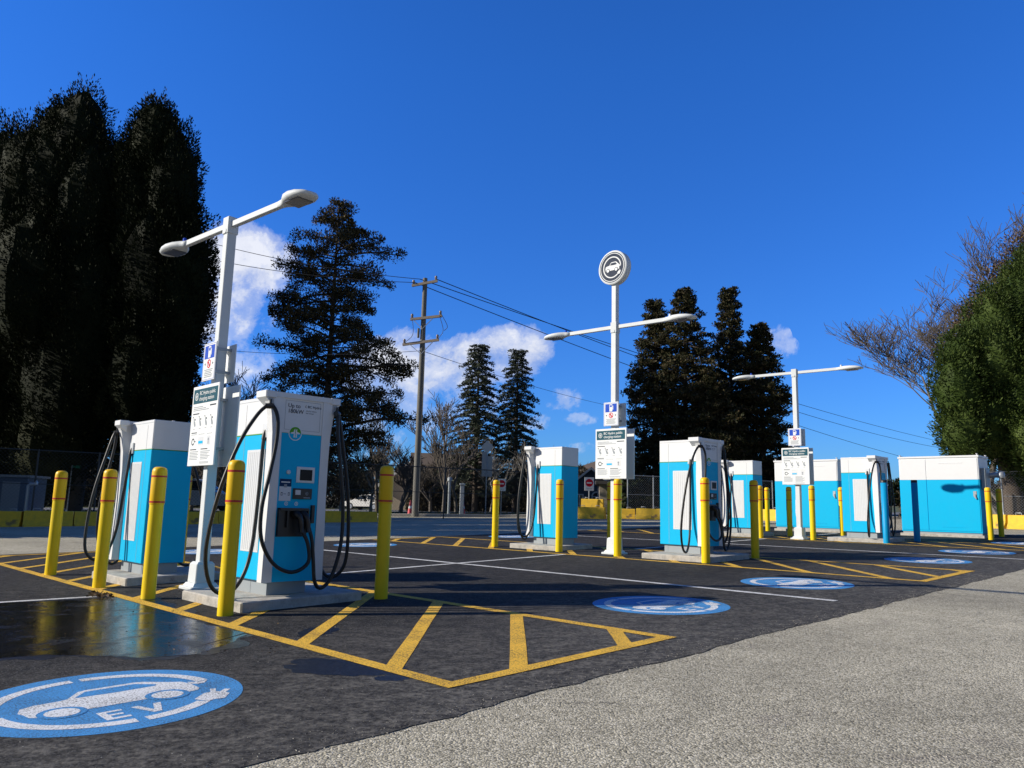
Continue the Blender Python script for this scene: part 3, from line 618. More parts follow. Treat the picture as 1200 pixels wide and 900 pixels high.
def make_lamp():
    e=empty('street_lamp',(0,0,0),0,'x','street lamp','white twin arm lamps with notice boards')
    b=MB(); b.box(-.17,.17,-.17,.17,-.005,.035,0,.012); b.box(-.14,.14,-.14,.14,.034,.07,0,0,.025,.025); b.box(-.105,.105,-.105,.105,.068,.27,0,.008,.006,.006); b.box(-.095,.095,-.095,.095,.268,.29,0,0,.02,.02)
    b.build('base',M['lampwhite'],e)
    b=MB(); b.box(-.055,.055,-.055,.055,.28,4.16,0,.006); b.build('pole',M['lampwhite'],e)
    b=MB(); b.box(-.066,.066,-.066,.066,4.0,4.2,0,.008); b.tube([(0,-.066,4.03),(0,-.072,4.03)],.03,12); b.build('bracket',M['lampwhite'],e).rotation_euler=(0,0,R(5))
    b=MB(); b.box(-.075,-.05,-.03,.03,.55,.95,0,.004); b.box(-.085,-.073,-.018,.018,.62,.72,0,.003); b.build('access_cover',M['lampwhite'],e)
    for s in (-1,1):
        b=MB(); b.box(min(s*.06,s*1.08),max(s*.06,s*1.08),-.03,.03,4.078,4.145,0,.006); b.build('arm',M['lampwhite'],e).rotation_euler=(0,0,R(5))
        # luminaire: flat teardrop shell
        prof=[(1.02,.040,4.078,4.145),(1.10,.044,4.072,4.155),(1.16,.075,4.068,4.160),(1.24,.12,4.062,4.160),(1.36,.145,4.06,4.155),(1.48,.14,4.06,4.142),(1.57,.11,4.064,4.125),(1.63,.05,4.07,4.105)]
        vs=[];fs=[];n=12
        for x,w,z0,z1 in prof:
            zc=(z0+z1)/2; hz=(z1-z0)/2
            for i in range(n):
                g=2*math.pi*i/n; cy,sy=math.cos(g),math.sin(g); k=lambda t:math.copysign(abs(t)**.55,t)
                vs.append((s*x,w*k(cy),zc+hz*k(sy)))
        for j in range(len(prof)-1):
            for i in range(n):
                q=(j*n+i,j*n+(i+1)%n,(j+1)*n+(i+1)%n,(j+1)*n+i); fs.append(q[::-1] if s>0 else q)
        fs.append(tuple(range(n)) if s>0 else tuple(reversed(range(n)))); fs.append(tuple(reversed(range(len(vs)-n,len(vs)))) if s>0 else tuple(range(len(vs)-n,len(vs))))
        b=MB().add(vs,fs,0,True); hd=b.build('lamp_head',M['lampwhite'],e); hd.rotation_euler=(0,0,R(5))
        MB().box(min(s*1.24,s*1.50),max(s*1.24,s*1.50),-.095,.095,4.050,4.062,0,.004).build('lens',M['lens'],hd)
        b=MB(); b.lathe([(.022,4.155),(.022,4.195),(.012,4.205)],12,0,(s*1.13,0)); b.build('photocell',M['blue'] if s<0 else M['lampwhite'],hd)
    BW,BH=.70,.90
    for s in (-1,1):                     # boards on both sides (normal = local -y / +y)
        y=s*.105
        b=MB(); b.box(-BW/2,BW/2,min(y,y+s*.018),max(y,y+s*.018),1.32,1.32+BH,0,.006); bd=b.build('notice_board',M['signwhite'],e)
        f=lambda a,z,k,s=s,y=y:(-s*a,y+s*(.018+k),1.32+BH/2+z)
        fr=lambda x,z,k=0:f(x,z,k)
        A,T_,G=board_art(f,BW,BH)
        A.build('header',M['teal'],bd); T_.build('lettering',M['signwhite'],bd); G.build('printed_panel',[M['print'],M['dark'],M['cyan'],M['vent']],bd)
        b=MB(); w,h=.335,.43; z0=2.27
        b.box(-w/2,w/2,min(y,y+s*.012),max(y,y+s*.012),z0,z0+h,0,.004); sg=b.build('parking_sign',M['signwhite'],e)
        f2=lambda a,z,k,s=s,y=y:(-s*a,y+s*(.012+k),z0+z)
        c=MB()
        for (x0,x1,a0,a1) in ((-.155,.155,.012,.016),(-.155,.155,h-.016,h-.012),(-.155,-.151,.012,h-.012),(.151,.155,.012,h-.012)): c.flat([(x0,a0),(x1,a0),(x1,a1),(x0,a1)],lambda x,z:f2(x,z,.001),1)
        c.flat([(-.13,.25),(.13,.25),(.13,.40),(-.13,.40)],lambda x,z:f2(x,z,.001),0)
        c.flat([(-.035,.26),(.03,.26),(.03,.39),(-.035,.39)],lambda x,z:f2(x,z,.002),2); c.flat([(.035,.29),(.05,.29),(.05,.37),(.035,.35)],lambda x,z:f2(x,z,.002),2)
        c.flat([(-.022,.34),(.018,.34),(.018,.375),(-.022,.375)],lambda x,z:f2(x,z,.003),0)
        c.flat(arc(0,358,.036,.05,30),lambda x,z:f2(x,z+.19,.001),3); c.flat([(-.036,.022),(-.022,.036),(.036,-.022),(.022,-.036)],lambda x,z:f2(x,z+.19,.002),3); c.flat([(-.01,-.022),(.0,-.022),(.0,.022),(-.01,.022)],lambda x,z:f2(x,z+.19,.0014),4)
        for q in (-1,1): c.flat([(q*.12,.19),(q*.09,.206),(q*.09,.174)],lambda x,z:f2(x,z,.001),4)
        for i in range(5): c.flat([(-.11+.012*(i%2),.118-i*.02),(.11-.015*(i%3),.118-i*.02),(.11-.015*(i%3),.128-i*.02),(-.11+.012*(i%2),.128-i*.02)],lambda x,z:f2(x,z,.001),5)
        c.build('sign_print',[M['blue'],M['blue'],M['signwhite'],M['signred'],M['dark'],M['print']],sg)
    b=MB()
    for z in (1.5,2.05,2.36,2.62): b.box(-.07,.07,-.105,.105,z,z+.03)
    b.build('sign_bracket',M['galv'],e)
    return e
lp=make_lamp()
l2=copy_tree(lp); l3=copy_tree(lp)
place(lp,(-3.36,8.62,0),R(-46),'tall white twin arm lamp nearest the camera, between the two left chargers')
place(l2,(1.83,14.0,0),R(-45),'middle white twin arm lamp topped by a round sign')
place(l3,(7.03,19.2,0),R(-45),'farthest white twin arm lamp, standing before the left power cabinet')
# round sign on the middle lamp
b=MB(); b.box(-.05,.05,-.05,.05,4.16,4.98,0,.006); b.build('mast',M['lampwhite'],l2)
b=MB(); zc=5.24; rr=.325
vs=[];n=64
pf=[(rr-.02,-.10),(rr,-.09),(rr,.05),(rr-.02,.06)]
for r_,y_ in pf:
    for i in range(n): vs.append((r_*math.cos(2*math.pi*i/n),y_,zc+r_*math.sin(2*math.pi*i/n)))
fs=[(j*n+i,(j+1)*n+i,(j+1)*n+(i+1)%n,j*n+(i+1)%n) for j in range(3) for i in range(n)][::1]
b.add(vs,[f[::-1] for f in fs],0,False); b.add(vs[:n],[tuple(range(n))]); b.add(vs[-n:],[tuple(reversed(range(n)))]); ds=b.build('round_sign',M['lampwhite'],l2)
b=MB()
for yy,s in ((-.1015,1),(.0615,-1)):
    b.flat(circ(0,0,.292,64),lambda x,z:(s*x,yy,zc+z),0)
    strip_arc(b,0,360,.262,.274,lambda x,z:(s*x,yy-.001*s,zc+z),1,72)
    glyph(b,lambda x,z,k:(s*x*.275*.92,yy-s*(.0012+k),zc+z*.275*.92),.0012,1,0,False)
b.build('car_symbol',[M['slate'],M['signwhite']],ds)

# ------------------------------------------------------------------ power cabinets
def make_cabinet():
    e=empty('power_cabinet',(0,0,0),0,'x','power cabinet','large blue and white power cabinets')
    W,D,HT=1.95,.85,2.13
    MB().box(-.04,W+.04,-.04,D+.04,-.03,.075,0,.01).build('plinth',M['conc'],e)
    b=MB(); b.box(.02,W-.02,.02,D-.02,.07,.13,1); sp=1.50
    b.box(0,W,0,D,.125,sp,0,.008); b.build('lower_body',[M['cyan'],M['plinth']],e)
    b=MB(); b.box(0,W,0,D,sp+.002,HT-.05,0,.008); b.box(-.02,W+.02,-.02,D+.02,HT-.05,HT,0,.006)
    for x in (.03,W-.03):
        for y in (.03,D-.03): b.lathe([(.016,HT),(.016,HT+.03),(.026,HT+.03),(.026,HT+.045)],10,0,(x,y))
    b.build('upper_body',M['white'],e)
    b=MB()
    for x0,x1,m_ in ((.03,.68,0),(.70,W-.03,0)):
        b.box(x0,x1,-.010,.004,.17,sp-.003,0); b.box(x0,x1,-.010,.004,sp+.001,HT-.08,1)
    b.build('door',[M['cyan'],M['white']],e)
    b=MB()
    for i in range(7): 
        for x0 in (1.0+i*.085,): b.box(x0,x0+.06,-.016,-.009,HT-.20,HT-.185,0); b.box(x0,x0+.06,-.016,-.009,.26,.275,1)
    b.build('louvre',[M['white'],M['cyan']],e)
    b=MB(); b.box(W-.16,W-.08,-.02,-.009,1.06,1.20,0,.004); b.box(W-.135,W-.10,-.04,-.02,1.03,1.12,0,.004); b.tube([(W-.105,-.03,1.05),(W-.09,-.03,1.0)],.018,10); b.build('handle',M['galv'],e)
    return e
cA=make_cabinet(); cB=copy_tree(cA)
place(cA,uv(-7.66,22.75,0),R(-45),'large power cabinet at the right, bearing the dark shadow of a lamp head')
place(cB,uv(-11.30,22.75,0),R(-45),'power cabinet behind the third lamp, left of the far charger')
b=MB(); b.box(1.96,2.06,.12,.52,1.25,1.80,0,.008); b.box(2.06,2.075,.14,.50,1.28,1.77,0,.004)
b.tube([(2.0,.3,1.26),(2.0,.3,.02)],.02,8); b.tube([(2.03,.4,1.26),(2.03,.4,.02)],.014,8); jb=b.build('meter_box',M['steelblue'],cA)
b=MB(); b.tube([(2.05,.5,1.62),(2.28,.52,1.64)],.07,14); b.lathe([(.085,1.56),(.095,1.62),(.085,1.70),(.03,1.73)],14,0,(2.32,.52)); b.build('flood_light',M['galv'],cA)

# ------------------------------------------------------------------ yellow barriers
def barrier(px0,Y0,px1,Y1,h,l,w=.55,low=True):
    a=grd(px0,Y0); b_=grd(px1,Y1); d=b_-a; L=d.length; e=empty('concrete_barrier',a,math.atan2(d.y,d.x),l,'barrier','yellow painted concrete barriers')
    prof=[(-w/2,0),(w/2,0),(w/2,.12*h),(w*.32,.45*h),(w*.27,.97*h),(w*.22,h),(-w*.22,h),(-w*.27,.97*h),(-w*.32,.45*h),(-w/2,.12*h)]
    m_=MB(); m_.prism(prof,lambda y,z:(.012,y,z-.02),lambda y,z:(L-.012,y,z-.02)); m_.build('block',M['barrier'],e)
    m_=MB()
    for x in (L*.25,L*.75): m_.tube([(x-.1,0,h-.04),(x-.09,0,h+.05),(x+.09,0,h+.05),(x+.1,0,h-.04)],.012,6)
    m_.build('lifting_loop',M['galv'],e); return e
names=[('leftmost dark yellow barrier under the big trees',-95,23.3,-20,23.6,.50),('shaded yellow barrier crossing the left edge of the picture',-20,23.6,29,23.9,.50),
('shaded yellow barrier behind the leftmost bollard',29,23.9,88,24.6,.50),('shaded yellow barrier left of the left charger',88,24.6,140,25.3,.47),('shaded barrier behind the left charger',140,25.3,196,26.2,.47),
('shaded barrier below the parked van',196,26.2,256,27.2,.45),('shaded barrier behind the near charger',256,27.2,318,28.2,.45),('shaded barrier right behind the near charger screen',318,28.2,380,29,.44),
('last shaded barrier of the left row, below the white car',380,29,442,29.8,.44)]
for l,a,b_,c,d,h in names: barrier(a,b_,c,d,h,l)
barrier(674,35.5,709,35,.55,'sunlit yellow barrier left of the middle lamp, below the no entry sign')
e=barrier(681,36.6,707,36.3,.90,'yellow barrier set higher behind another, under the no entry sign'); 
barrier(714,35.8,744,35.6,.48,'worn yellow barrier right of the middle lamp pole'); barrier(746,35.2,776,34.6,.50,'chipped yellow barrier touching the middle charger edge')
barrier(868,35.5,922,33.5,.5,'yellow barrier piece behind the bollards left of the cabinet')
barrier(1146,27.6,1180,26.6,.48,'bright yellow barrier segment right of the large cabinet'); barrier(1181,26.6,1225,25.6,.48,'bright yellow barrier at the right picture edge')

# ------------------------------------------------------------------ far ground strips
def quad(name,pts,z,mat): 
    return tag(MB().flat([(p.x,p.y,p.z+z) for p in pts],lambda *a:a).build(name,mat),kind='structure')
def band(name,ya,yb,z,mat,x0=-160,x1=160,slope=0):
    mb=MB(); vs=[];fs=[]; n=40; k=max(1,int((yb-ya)/1.5))
    for j in range(k+1):
        for i in range(n+1):
            x=x0+(x1-x0)*i/n; y=ya+(yb-ya)*j/k+slope*x; vs.append((x,y,gz(y)+z))
    for j in range(k):
        for i in range(n): q=j*(n+1)+i; fs.append((q,q+1,q+n+2,q+n+1))
    mb.add(vs,fs); return tag(mb.build(name,mat),kind='structure')
def grass_ground():
    m_,nt,b=new_mat('grass_ground'); c0=objco(nt); n=noise(nt,2.2,6,.65,c0); n2=noise(nt,30,3,.7,c0)
    c=mix(nt,1.,ramp(nt,n.outputs[0],[(.3,(.045,.06,.02)),(.55,(.09,.11,.04)),(.75,(.17,.16,.09))]),ramp(nt,n2.outputs[0],[(.3,.6),(.7,1.2)]),'MULTIPLY')
    nt.links.new(c,b.inputs['Base Color']); b.inputs['Roughness'].default_value=.95; bump(nt,b,n2.outputs[0],.8,.03); return m_
M['gg']=grass_ground(); M['sidewalk']=concrete('pale_sidewalk',(.42,.40,.36))
band('grass_verge',37.5,56,.02,M['gg']); band('sidewalk',44,46.2,.05,M['sidewalk']); band('road',56,77,.03,M['road']); band('far_grass',77,125,.035,M['gg'])
tag(MB().box(-60,60,37.2,37.5,-.05,.13,0,.02).build('kerb',M['conc']),kind='structure')

# ------------------------------------------------------------------ chain link fences
def fence(p0,p1,h,n,l,mat='fence',mesh=.12,off=0,rad=.02):
    p0=Vector(p0);p1=Vector(p1);d=p1-p0;L=d.length;e=empty('chain_link_fence',p0,math.atan2(d.y,d.x),l,'fence')
    for i in range(n+1):
        x=L*i/n; MB().tube([(x,0,-.05),(x,0,h+.03)],.028,8).build('post',M[mat],e)
    t=MB(); t.tube([(0,0,h),(L,0,h)],rad,6); t.tube([(0,0,.08),(L,0,.08)],rad*.6,6); t.tube([(0,0,h*.55),(L,0,h*.55)],rad*.6,6); t.build('rail',M[mat],e)
    V=[];Q=[];k=0; wth=.0035
    xx=-h
    while xx<L:
        for s in (0,1):
            xa,za,xb,zb=(xx,0,xx+h,h) if s==0 else (xx,h,xx+h,0)
            # clip
            if xa<0: za=za+(zb-za)*(0-xa)/(xb-xa); xa=0
            if xb>L: zb=za+(zb-za)*(L-xa)/(xb-xa); xb=L
            if xb-xa<.01: continue
            V+= [(xa,0,za-wth),(xa,0,za+wth),(xb,0,zb+wth),(xb,0,zb-wth)]; Q.append((k,k+1,k+2,k+3)); k+=4
        xx+=mesh
    npmesh('wire_mesh',np.array(V),np.array(Q),M[mat],e); return e
fence(grd(-40,24.6),grd(300,29.5),2.45,5,'dark chain link fence behind the shaded barriers at left')
fence(grd(300,29.5),grd(640,36),2.35,5,'dark chain link fence crossing behind the near charger and the utility pole')
fence(grd(735,37),grd(905,40),2.0,6,'fence in front of the beige house',mat='galv')
fence(grd(1135,29),grd(1300,27),2.0,4,'galvanised fence with thick frame at the right behind the barrier',mat='galv',mesh=.10)

# ------------------------------------------------------------------ utility pole and wires
pY=37; pb=grd(487,pY); pole=empty('utility_pole',pb,R(-8),'tall wooden utility pole with three crossarms left of the two spruces','utility pole')
ptop=at(492,325,pY); ph=ptop.z-pb.z
MB().tube([(0,0,-.1),(0,0,ph*.5),(0,0,ph)],[.165,.14,.11],14).build('shaft',M['polewood'],pole)
def arm(z,L0,L1,tilt,mat='armwood'):
    b=MB(); b.bar((L0,-.15,z-tilt*.0+L0*tilt),(L1,-.15,z+L1*tilt),.10,.12)
    a=b.build('crossarm',M[mat],pole)
    for x in ([L0+.08,L1-.08] if 1 else []):
        q=MB(); q.lathe([(.03,z+x*tilt+.06),(.07,z+x*tilt+.10),(.05,z+x*tilt+.16),(.075,z+x*tilt+.2),(.04,z+x*tilt+.27)],10,0,(x,-.15)); q.build('insulator',M['insul'],a)
arm(ph-.3,-.62,.66,.17); arm(ph-2.05,-.62,.95,.10); arm(ph-3.25,-.95,.85,.13)
b=MB()
for s in (-1,1): b.bar((0,-.2,ph-3.85),(s*.58,-.2,ph-3.3+s*.07),.03,.03); b.bar((0,-.2,ph-2.6),(s*.5,-.2,ph-2.1),.03,.03)
b.build('brace',M['galv'],pole)
b=MB()
for x0,z0,x1,z1 in ((.85,ph-1.95,.8,ph-3.1),(-.5,ph-2.1,-.85,ph-3.3),(.95,ph-1.9,1.1,ph-2.7)): b.tube(smooth([(x0,-.2,z0),((x0+x1)/2+.25,-.3,(z0+z1)/2-.2),(x1,-.2,z1)],6),.014,5)
b.build('jumper_wire',M['rubber'],pole)
b=MB(); b.tube([(-.2,-.1,ph*.78),(-.2,-.1,ph*.74)],.06,8); b.tube([(.19,-.12,.2),(.16,-.12,ph*.7)],.018,5); b.build('conduit',M['polewood'],pole)
def wire(a,b_,sag,l,rad=.016):
    a=Vector(a);b_=Vector(b_);n=30;pts=[]
    for i in range(n+1):
        t=i/n; q=a.lerp(b_,t); q.z-=sag*4*t*(1-t); pts.append(q)
    tag(MB().tube(pts,rad,5).build('power_line',M['rubber']),l,'wire','overhead wires')
P0=at(511,327,pY); P0b=at(486,331,pY); P1=at(492,327,pY)
RR=[at(1070,512,120),at(1075,520,122),at(1080,531,124)]
wire(P1,at(1150,527,110),.9,'topmost overhead wire running right from the utility pole top',.022); wire(P0,at(1150,531,110),1.6,'second overhead wire just below the topmost on the right side',.022); wire(P0b,at(1150,556,110),1.2,'lower overhead wire running right behind the round sign lamp',.022)
wire(at(494,411,pY),at(780,486,80),.5,'thin low wire from the middle of the utility pole toward the board',.014)
wire(P1,at(150,255,40),.5,'topmost overhead wire running left from the utility pole'); wire(P0b,at(140,278,40),.5,'second overhead wire running left past the near lamp')
wire(at(494,411,pY),at(150,395,42),.5,'thin low wire running left from the utility pole',.012)

# ------------------------------------------------------------------ trees
def rnd_dirs(n):
    v=rng.normal(size=(n,3)); return v/np.linalg.norm(v,axis=1,keepdims=True)
def leaves(cent,dirs,l,w,twist=True):
    n=len(cent); r=rnd_dirs(n); s=np.cross(dirs,r); s/=np.linalg.norm(s,axis=1,keepdims=True)+1e-9
    L=(l*rng.uniform(.6,1.3,n))[:,None]; Wd=(w*rng.uniform(.6,1.3,n))[:,None]
    V=np.stack([cent-dirs*L*.5,cent+s*Wd*.5+dirs*L*.05,cent+dirs*L*.5,cent-s*Wd*.5+dirs*L*.05],1).reshape(-1,3)
    return V
def quads(V): return np.arange(len(V)).reshape(-1,4)
def norm(a): return a/(np.linalg.norm(a,axis=1,keepdims=True)+1e-9)
def lobed(name,base,lobes,mat,l,label,cat='tree',n_per=1500,leaf=(.30,.10),upb=.7,trunk=(.35,3),group=None,core=.78,rough=.16,extra=None):
    """crown from uneven lobes (cx,cy,cz,rx,ry,rz) in local metres; leaf sprays fill a thick shell of each lobe"""
    e=empty(name,base,0,label,cat,group)
    th=trunk[1]; MB().tube(smooth([(0,0,-.2),(.05,0,th*.4),(-.04,.05,th)],3),[trunk[0]*1.25]+[trunk[0]]*5+[trunk[0]*.7],10).build('trunk',M['bark'],e)
    Vs=[]; CV=[];CF=[];k=0
    tot=sum((a[3]*a[5])**.9 for a in lobes)
    for (cx,cy,cz,rx,ry,rz) in lobes:
        n=int(n_per*8*((rx*rz)**.9)/tot)
        d=rnd_dirs(n); rad=1-np.abs(rng.normal(0,rough,n)); ph=rng.uniform(0,6,8)
        th_=np.arctan2(d[:,1],d[:,0]); 
        rad*=1+.09*np.sin(th_*5+ph[0]+d[:,2]*6)+.07*np.sin(th_*9+ph[1]-d[:,2]*11)+.06*np.sin(d[:,2]*17+ph[2]+th_*3)+.05*np.sin(th_*17+d[:,2]*23+ph[3])
        rad+= (rng.random(n)<.03)*rng.uniform(0,.07,n)
        c=np.c_[cx+d[:,0]*rx*rad,cy+d[:,1]*ry*rad,cz+d[:,2]*rz*rad]
        out=norm(d*np.array([1/rx,1/ry,1/rz])); dd=norm(out*.9+np.array([0,0,upb])+rnd_dirs(n)*.55)
        Vs.append(leaves(c,dd,leaf[0],leaf[1]))
        # inner opaque mass of packed twigs
        nu,nv=14,10
        for j in range(nv+1):
            for i in range(nu):
                p=math.pi*j/nv;t=2*math.pi*i/nu; rr_=core*random.uniform(.85,1.05)
                CV.append((cx+rx*rr_*math.sin(p)*math.cos(t),cy+ry*rr_*math.sin(p)*math.sin(t),cz+rz*rr_*math.cos(p)))
        for j in range(nv):
            for i in range(nu): CF.append((k+j*nu+i,k+j*nu+(i+1)%nu,k+(j+1)*nu+(i+1)%nu,k+(j+1)*nu+i))
        k+=nu*(nv+1)
    V=np.concatenate(Vs+[np.array(CV)]); nl=sum(len(a) for a in Vs); Q=np.concatenate([np.arange(nl).reshape(-1,4),np.array(CF)+nl])
    npmesh('crown',V,Q,mat,e); return e
def pxl(px,py,Y,base,rpx,rpy,dy=0,ry=None):
    p=at(px,py,Y); s=Y/F; rx=rpx*s; rz=rpy*s
    z=p.z-base.z; return (p.x-base.x-TX*z,dy,z,rx,ry or rx*.85,rz)
# two great cypresses at left
Y=41
bs=grd(85,Y)
lob=[pxl(25,225,Y,bs,48,102,.3),pxl(62,178,Y,bs,34,78,.2),pxl(122,235,Y,bs,22,95,.3),pxl(134,320,Y,bs,32,130,.8),pxl(90,170,Y,bs,38,84),pxl(62,215,Y,bs,58,100,.4),pxl(105,260,Y,bs,50,120,-.3),pxl(80,350,Y,bs,66,130),pxl(50,330,Y,bs,55,100,-.8),pxl(85,450,Y,bs,66,120),pxl(112,380,Y,bs,50,130,-.7),pxl(70,520,Y,bs,50,70,-.3)]
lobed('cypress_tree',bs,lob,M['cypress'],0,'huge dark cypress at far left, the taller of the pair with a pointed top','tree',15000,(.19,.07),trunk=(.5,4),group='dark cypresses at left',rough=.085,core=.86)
bs=grd(188,Y-1)
lob=[pxl(148,225,Y-1,bs,24,98,.2),pxl(178,165,Y-1,bs,32,60),pxl(158,230,Y-1,bs,34,100,.3),pxl(203,228,Y-1,bs,34,92,-.3),pxl(188,330,Y-1,bs,60,125),pxl(212,345,Y-1,bs,42,105,-.5),pxl(175,440,Y-1,bs,55,110),pxl(195,470,Y-1,bs,34,85,-.4),pxl(165,520,Y-1,bs,38,50)]
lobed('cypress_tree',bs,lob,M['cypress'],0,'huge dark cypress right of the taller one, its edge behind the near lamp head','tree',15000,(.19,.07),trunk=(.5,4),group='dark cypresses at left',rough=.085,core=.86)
bs=grd(-10,Y+2)
lob=[pxl(-5,235,Y+2,bs,50,105),pxl(-30,300,Y+2,bs,70,120),pxl(15,400,Y+2,bs,60,140),pxl(-40,420,Y+2,bs,70,140),pxl(0,510,Y+2,bs,70,80)]
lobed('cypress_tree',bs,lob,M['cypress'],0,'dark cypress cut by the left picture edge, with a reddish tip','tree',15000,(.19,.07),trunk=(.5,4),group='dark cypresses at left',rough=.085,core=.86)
# neighbours standing outside the frame on the left (their shade lies on the far lot)
for x,y,h in ((-21.5,19.8,12),(-25,23.2,16.5),(-28.5,27,19.5),(-32,30.8,20.5)):
    bs=Vector((x,y,0)); lob=[(0,0,h*.72,2,1.9,h*.28),(0.3,.2,h*.45,2.9,2.6,h*.32),(-.3,0,h*.28,3.1,2.9,h*.26)]
    lobed('cypress_tree',bs,lob,M['cypress'],0,'dark cypress in the row beyond the left picture edge','tree',1300,(.5,.2),trunk=(.4,3),group='cypresses beyond the left edge')
# right-hand cedars
Y=29.5; bs=grd(1185,Y)
lob=[pxl(1108,462,Y,bs,32,48,-1.0),pxl(1120,425,Y,bs,29,40,-.6),pxl(1150,500,Y,bs,56,50,-.5),pxl(1104,515,Y,bs,28,34,-1.4),pxl(1152,435,Y,bs,34,56,-.9),pxl(1172,520,Y,bs,30,36,-2.0),pxl(1195,430,Y,bs,30,44,-1.9),pxl(1170,400,Y,bs,40,70),pxl(1200,360,Y,bs,38,60,-.2),pxl(1180,470,Y,bs,46,70,-1),pxl(1225,420,Y,bs,50,100),pxl(1190,540,Y,bs,34,40,-1.4),pxl(1235,500,Y,bs,50,90,-.5),pxl(1215,320,Y,bs,30,40)]
lobed('cedar_tree',bs,lob,M['cedar'],0,'massive rounded green cedar behind the right cabinet','tree',14000,(.13,.045),upb=.35,trunk=(.4,3.5),rough=.10)
Y=31.5; bs=grd(1190,Y)
lob=[pxl(1143,385,Y,bs,24,42),pxl(1128,425,Y,bs,16,30),pxl(1163,345,Y,bs,26,44),pxl(1192,295,Y,bs,18,30),pxl(1178,325,Y,bs,16,30),pxl(1215,290,Y,bs,24,40)]
lobed('cedar_tree',bs,lob,M['brownfol'],0,'cedar with browning top rising behind the green one','tree',1500,(.14,.045),upb=.3,trunk=(.3,7),core=.05,rough=.5)
# dark conifer clump behind the middle charger
def conifer(name,base,h,prof,label,mat,group=None,nb=110,sub=9,leafn=7,leaf=(.17,.07),droop=-.15,tilt_up=.1,trunkr=.25,z0=.08,bark='bark',lean=0,flat=.5,seed=1,gap=.0):
    rr=random.Random(seed); e=empty(name,base,0,label,'tree',group)
    MB().tube([(0,0,-.2),(lean*.5,0,h*.5),(lean,0,h*.97)],[trunkr,trunkr*.6,.03],8).build('trunk',M[bark],e)
    Cn=[];Dn=[]; lb=MB()
    for i in range(nb):
        t=z0+(1-z0)*(i/nb)**.92; 
        if t>.985: t=.985
        z=h*t; az=i*2.39996+rr.uniform(-.4,.4); side=prof(t,math.cos(az)); L=side*rr.uniform(.62,1.12)
        if rr.random()<gap: L*=.45
        o=Vector((lean*t,0,z)); d=Vector((math.cos(az),math.sin(az),0)); perp=Vector((-d.y,d.x,0))
        tip=o+d*L+Vector((0,0,L*(tilt_up+droop)))
        pts=[]
        for j in range(5):
            s=j/4; pts.append(o+d*L*s+Vector((0,0,L*(tilt_up*s+droop*s*s))))
        lb.tube(pts,[max(.012,.03*L*(1-.8*j/4)) for j in range(5)],4,cap=False)
        ns=max(3,int(sub*L/1.5)+2)
        for j in range(ns):
            s=.22+.78*(j+rr.random()*.6)/ns; s=min(s,1.03); p=o+d*L*s+Vector((0,0,L*(tilt_up*s+droop*s*s)))
            wl=(.12+.36*L*.35*(1.15-s)+.12)*rr.uniform(.7,1.2)
            for q in (-1,1):
                td=(d*.55+perp*q*.9+Vector((0,0,rr.uniform(-.25,.12)))).normalized()
                for k_ in range(leafn):
                    f_=rr.random(); Cn.append(p+td*wl*f_+Vector((rr.gauss(0,.07),rr.gauss(0,.07),rr.gauss(0,.07)*flat*1.6))); Dn.append(td*.8+Vector((rr.gauss(0,.4),rr.gauss(0,.4),rr.gauss(.1,.35))))
    c=np.array([tuple(a) for a in Cn]); dn=norm(np.array([tuple(a) for a in Dn])); V=leaves(c,dn,*leaf)
    cr=npmesh('crown',V,quads(V),mat,e); lb.build('branch',M[bark],cr); return e
def H_of(px,py,Y,base): return at(px,py,Y).z-base.z
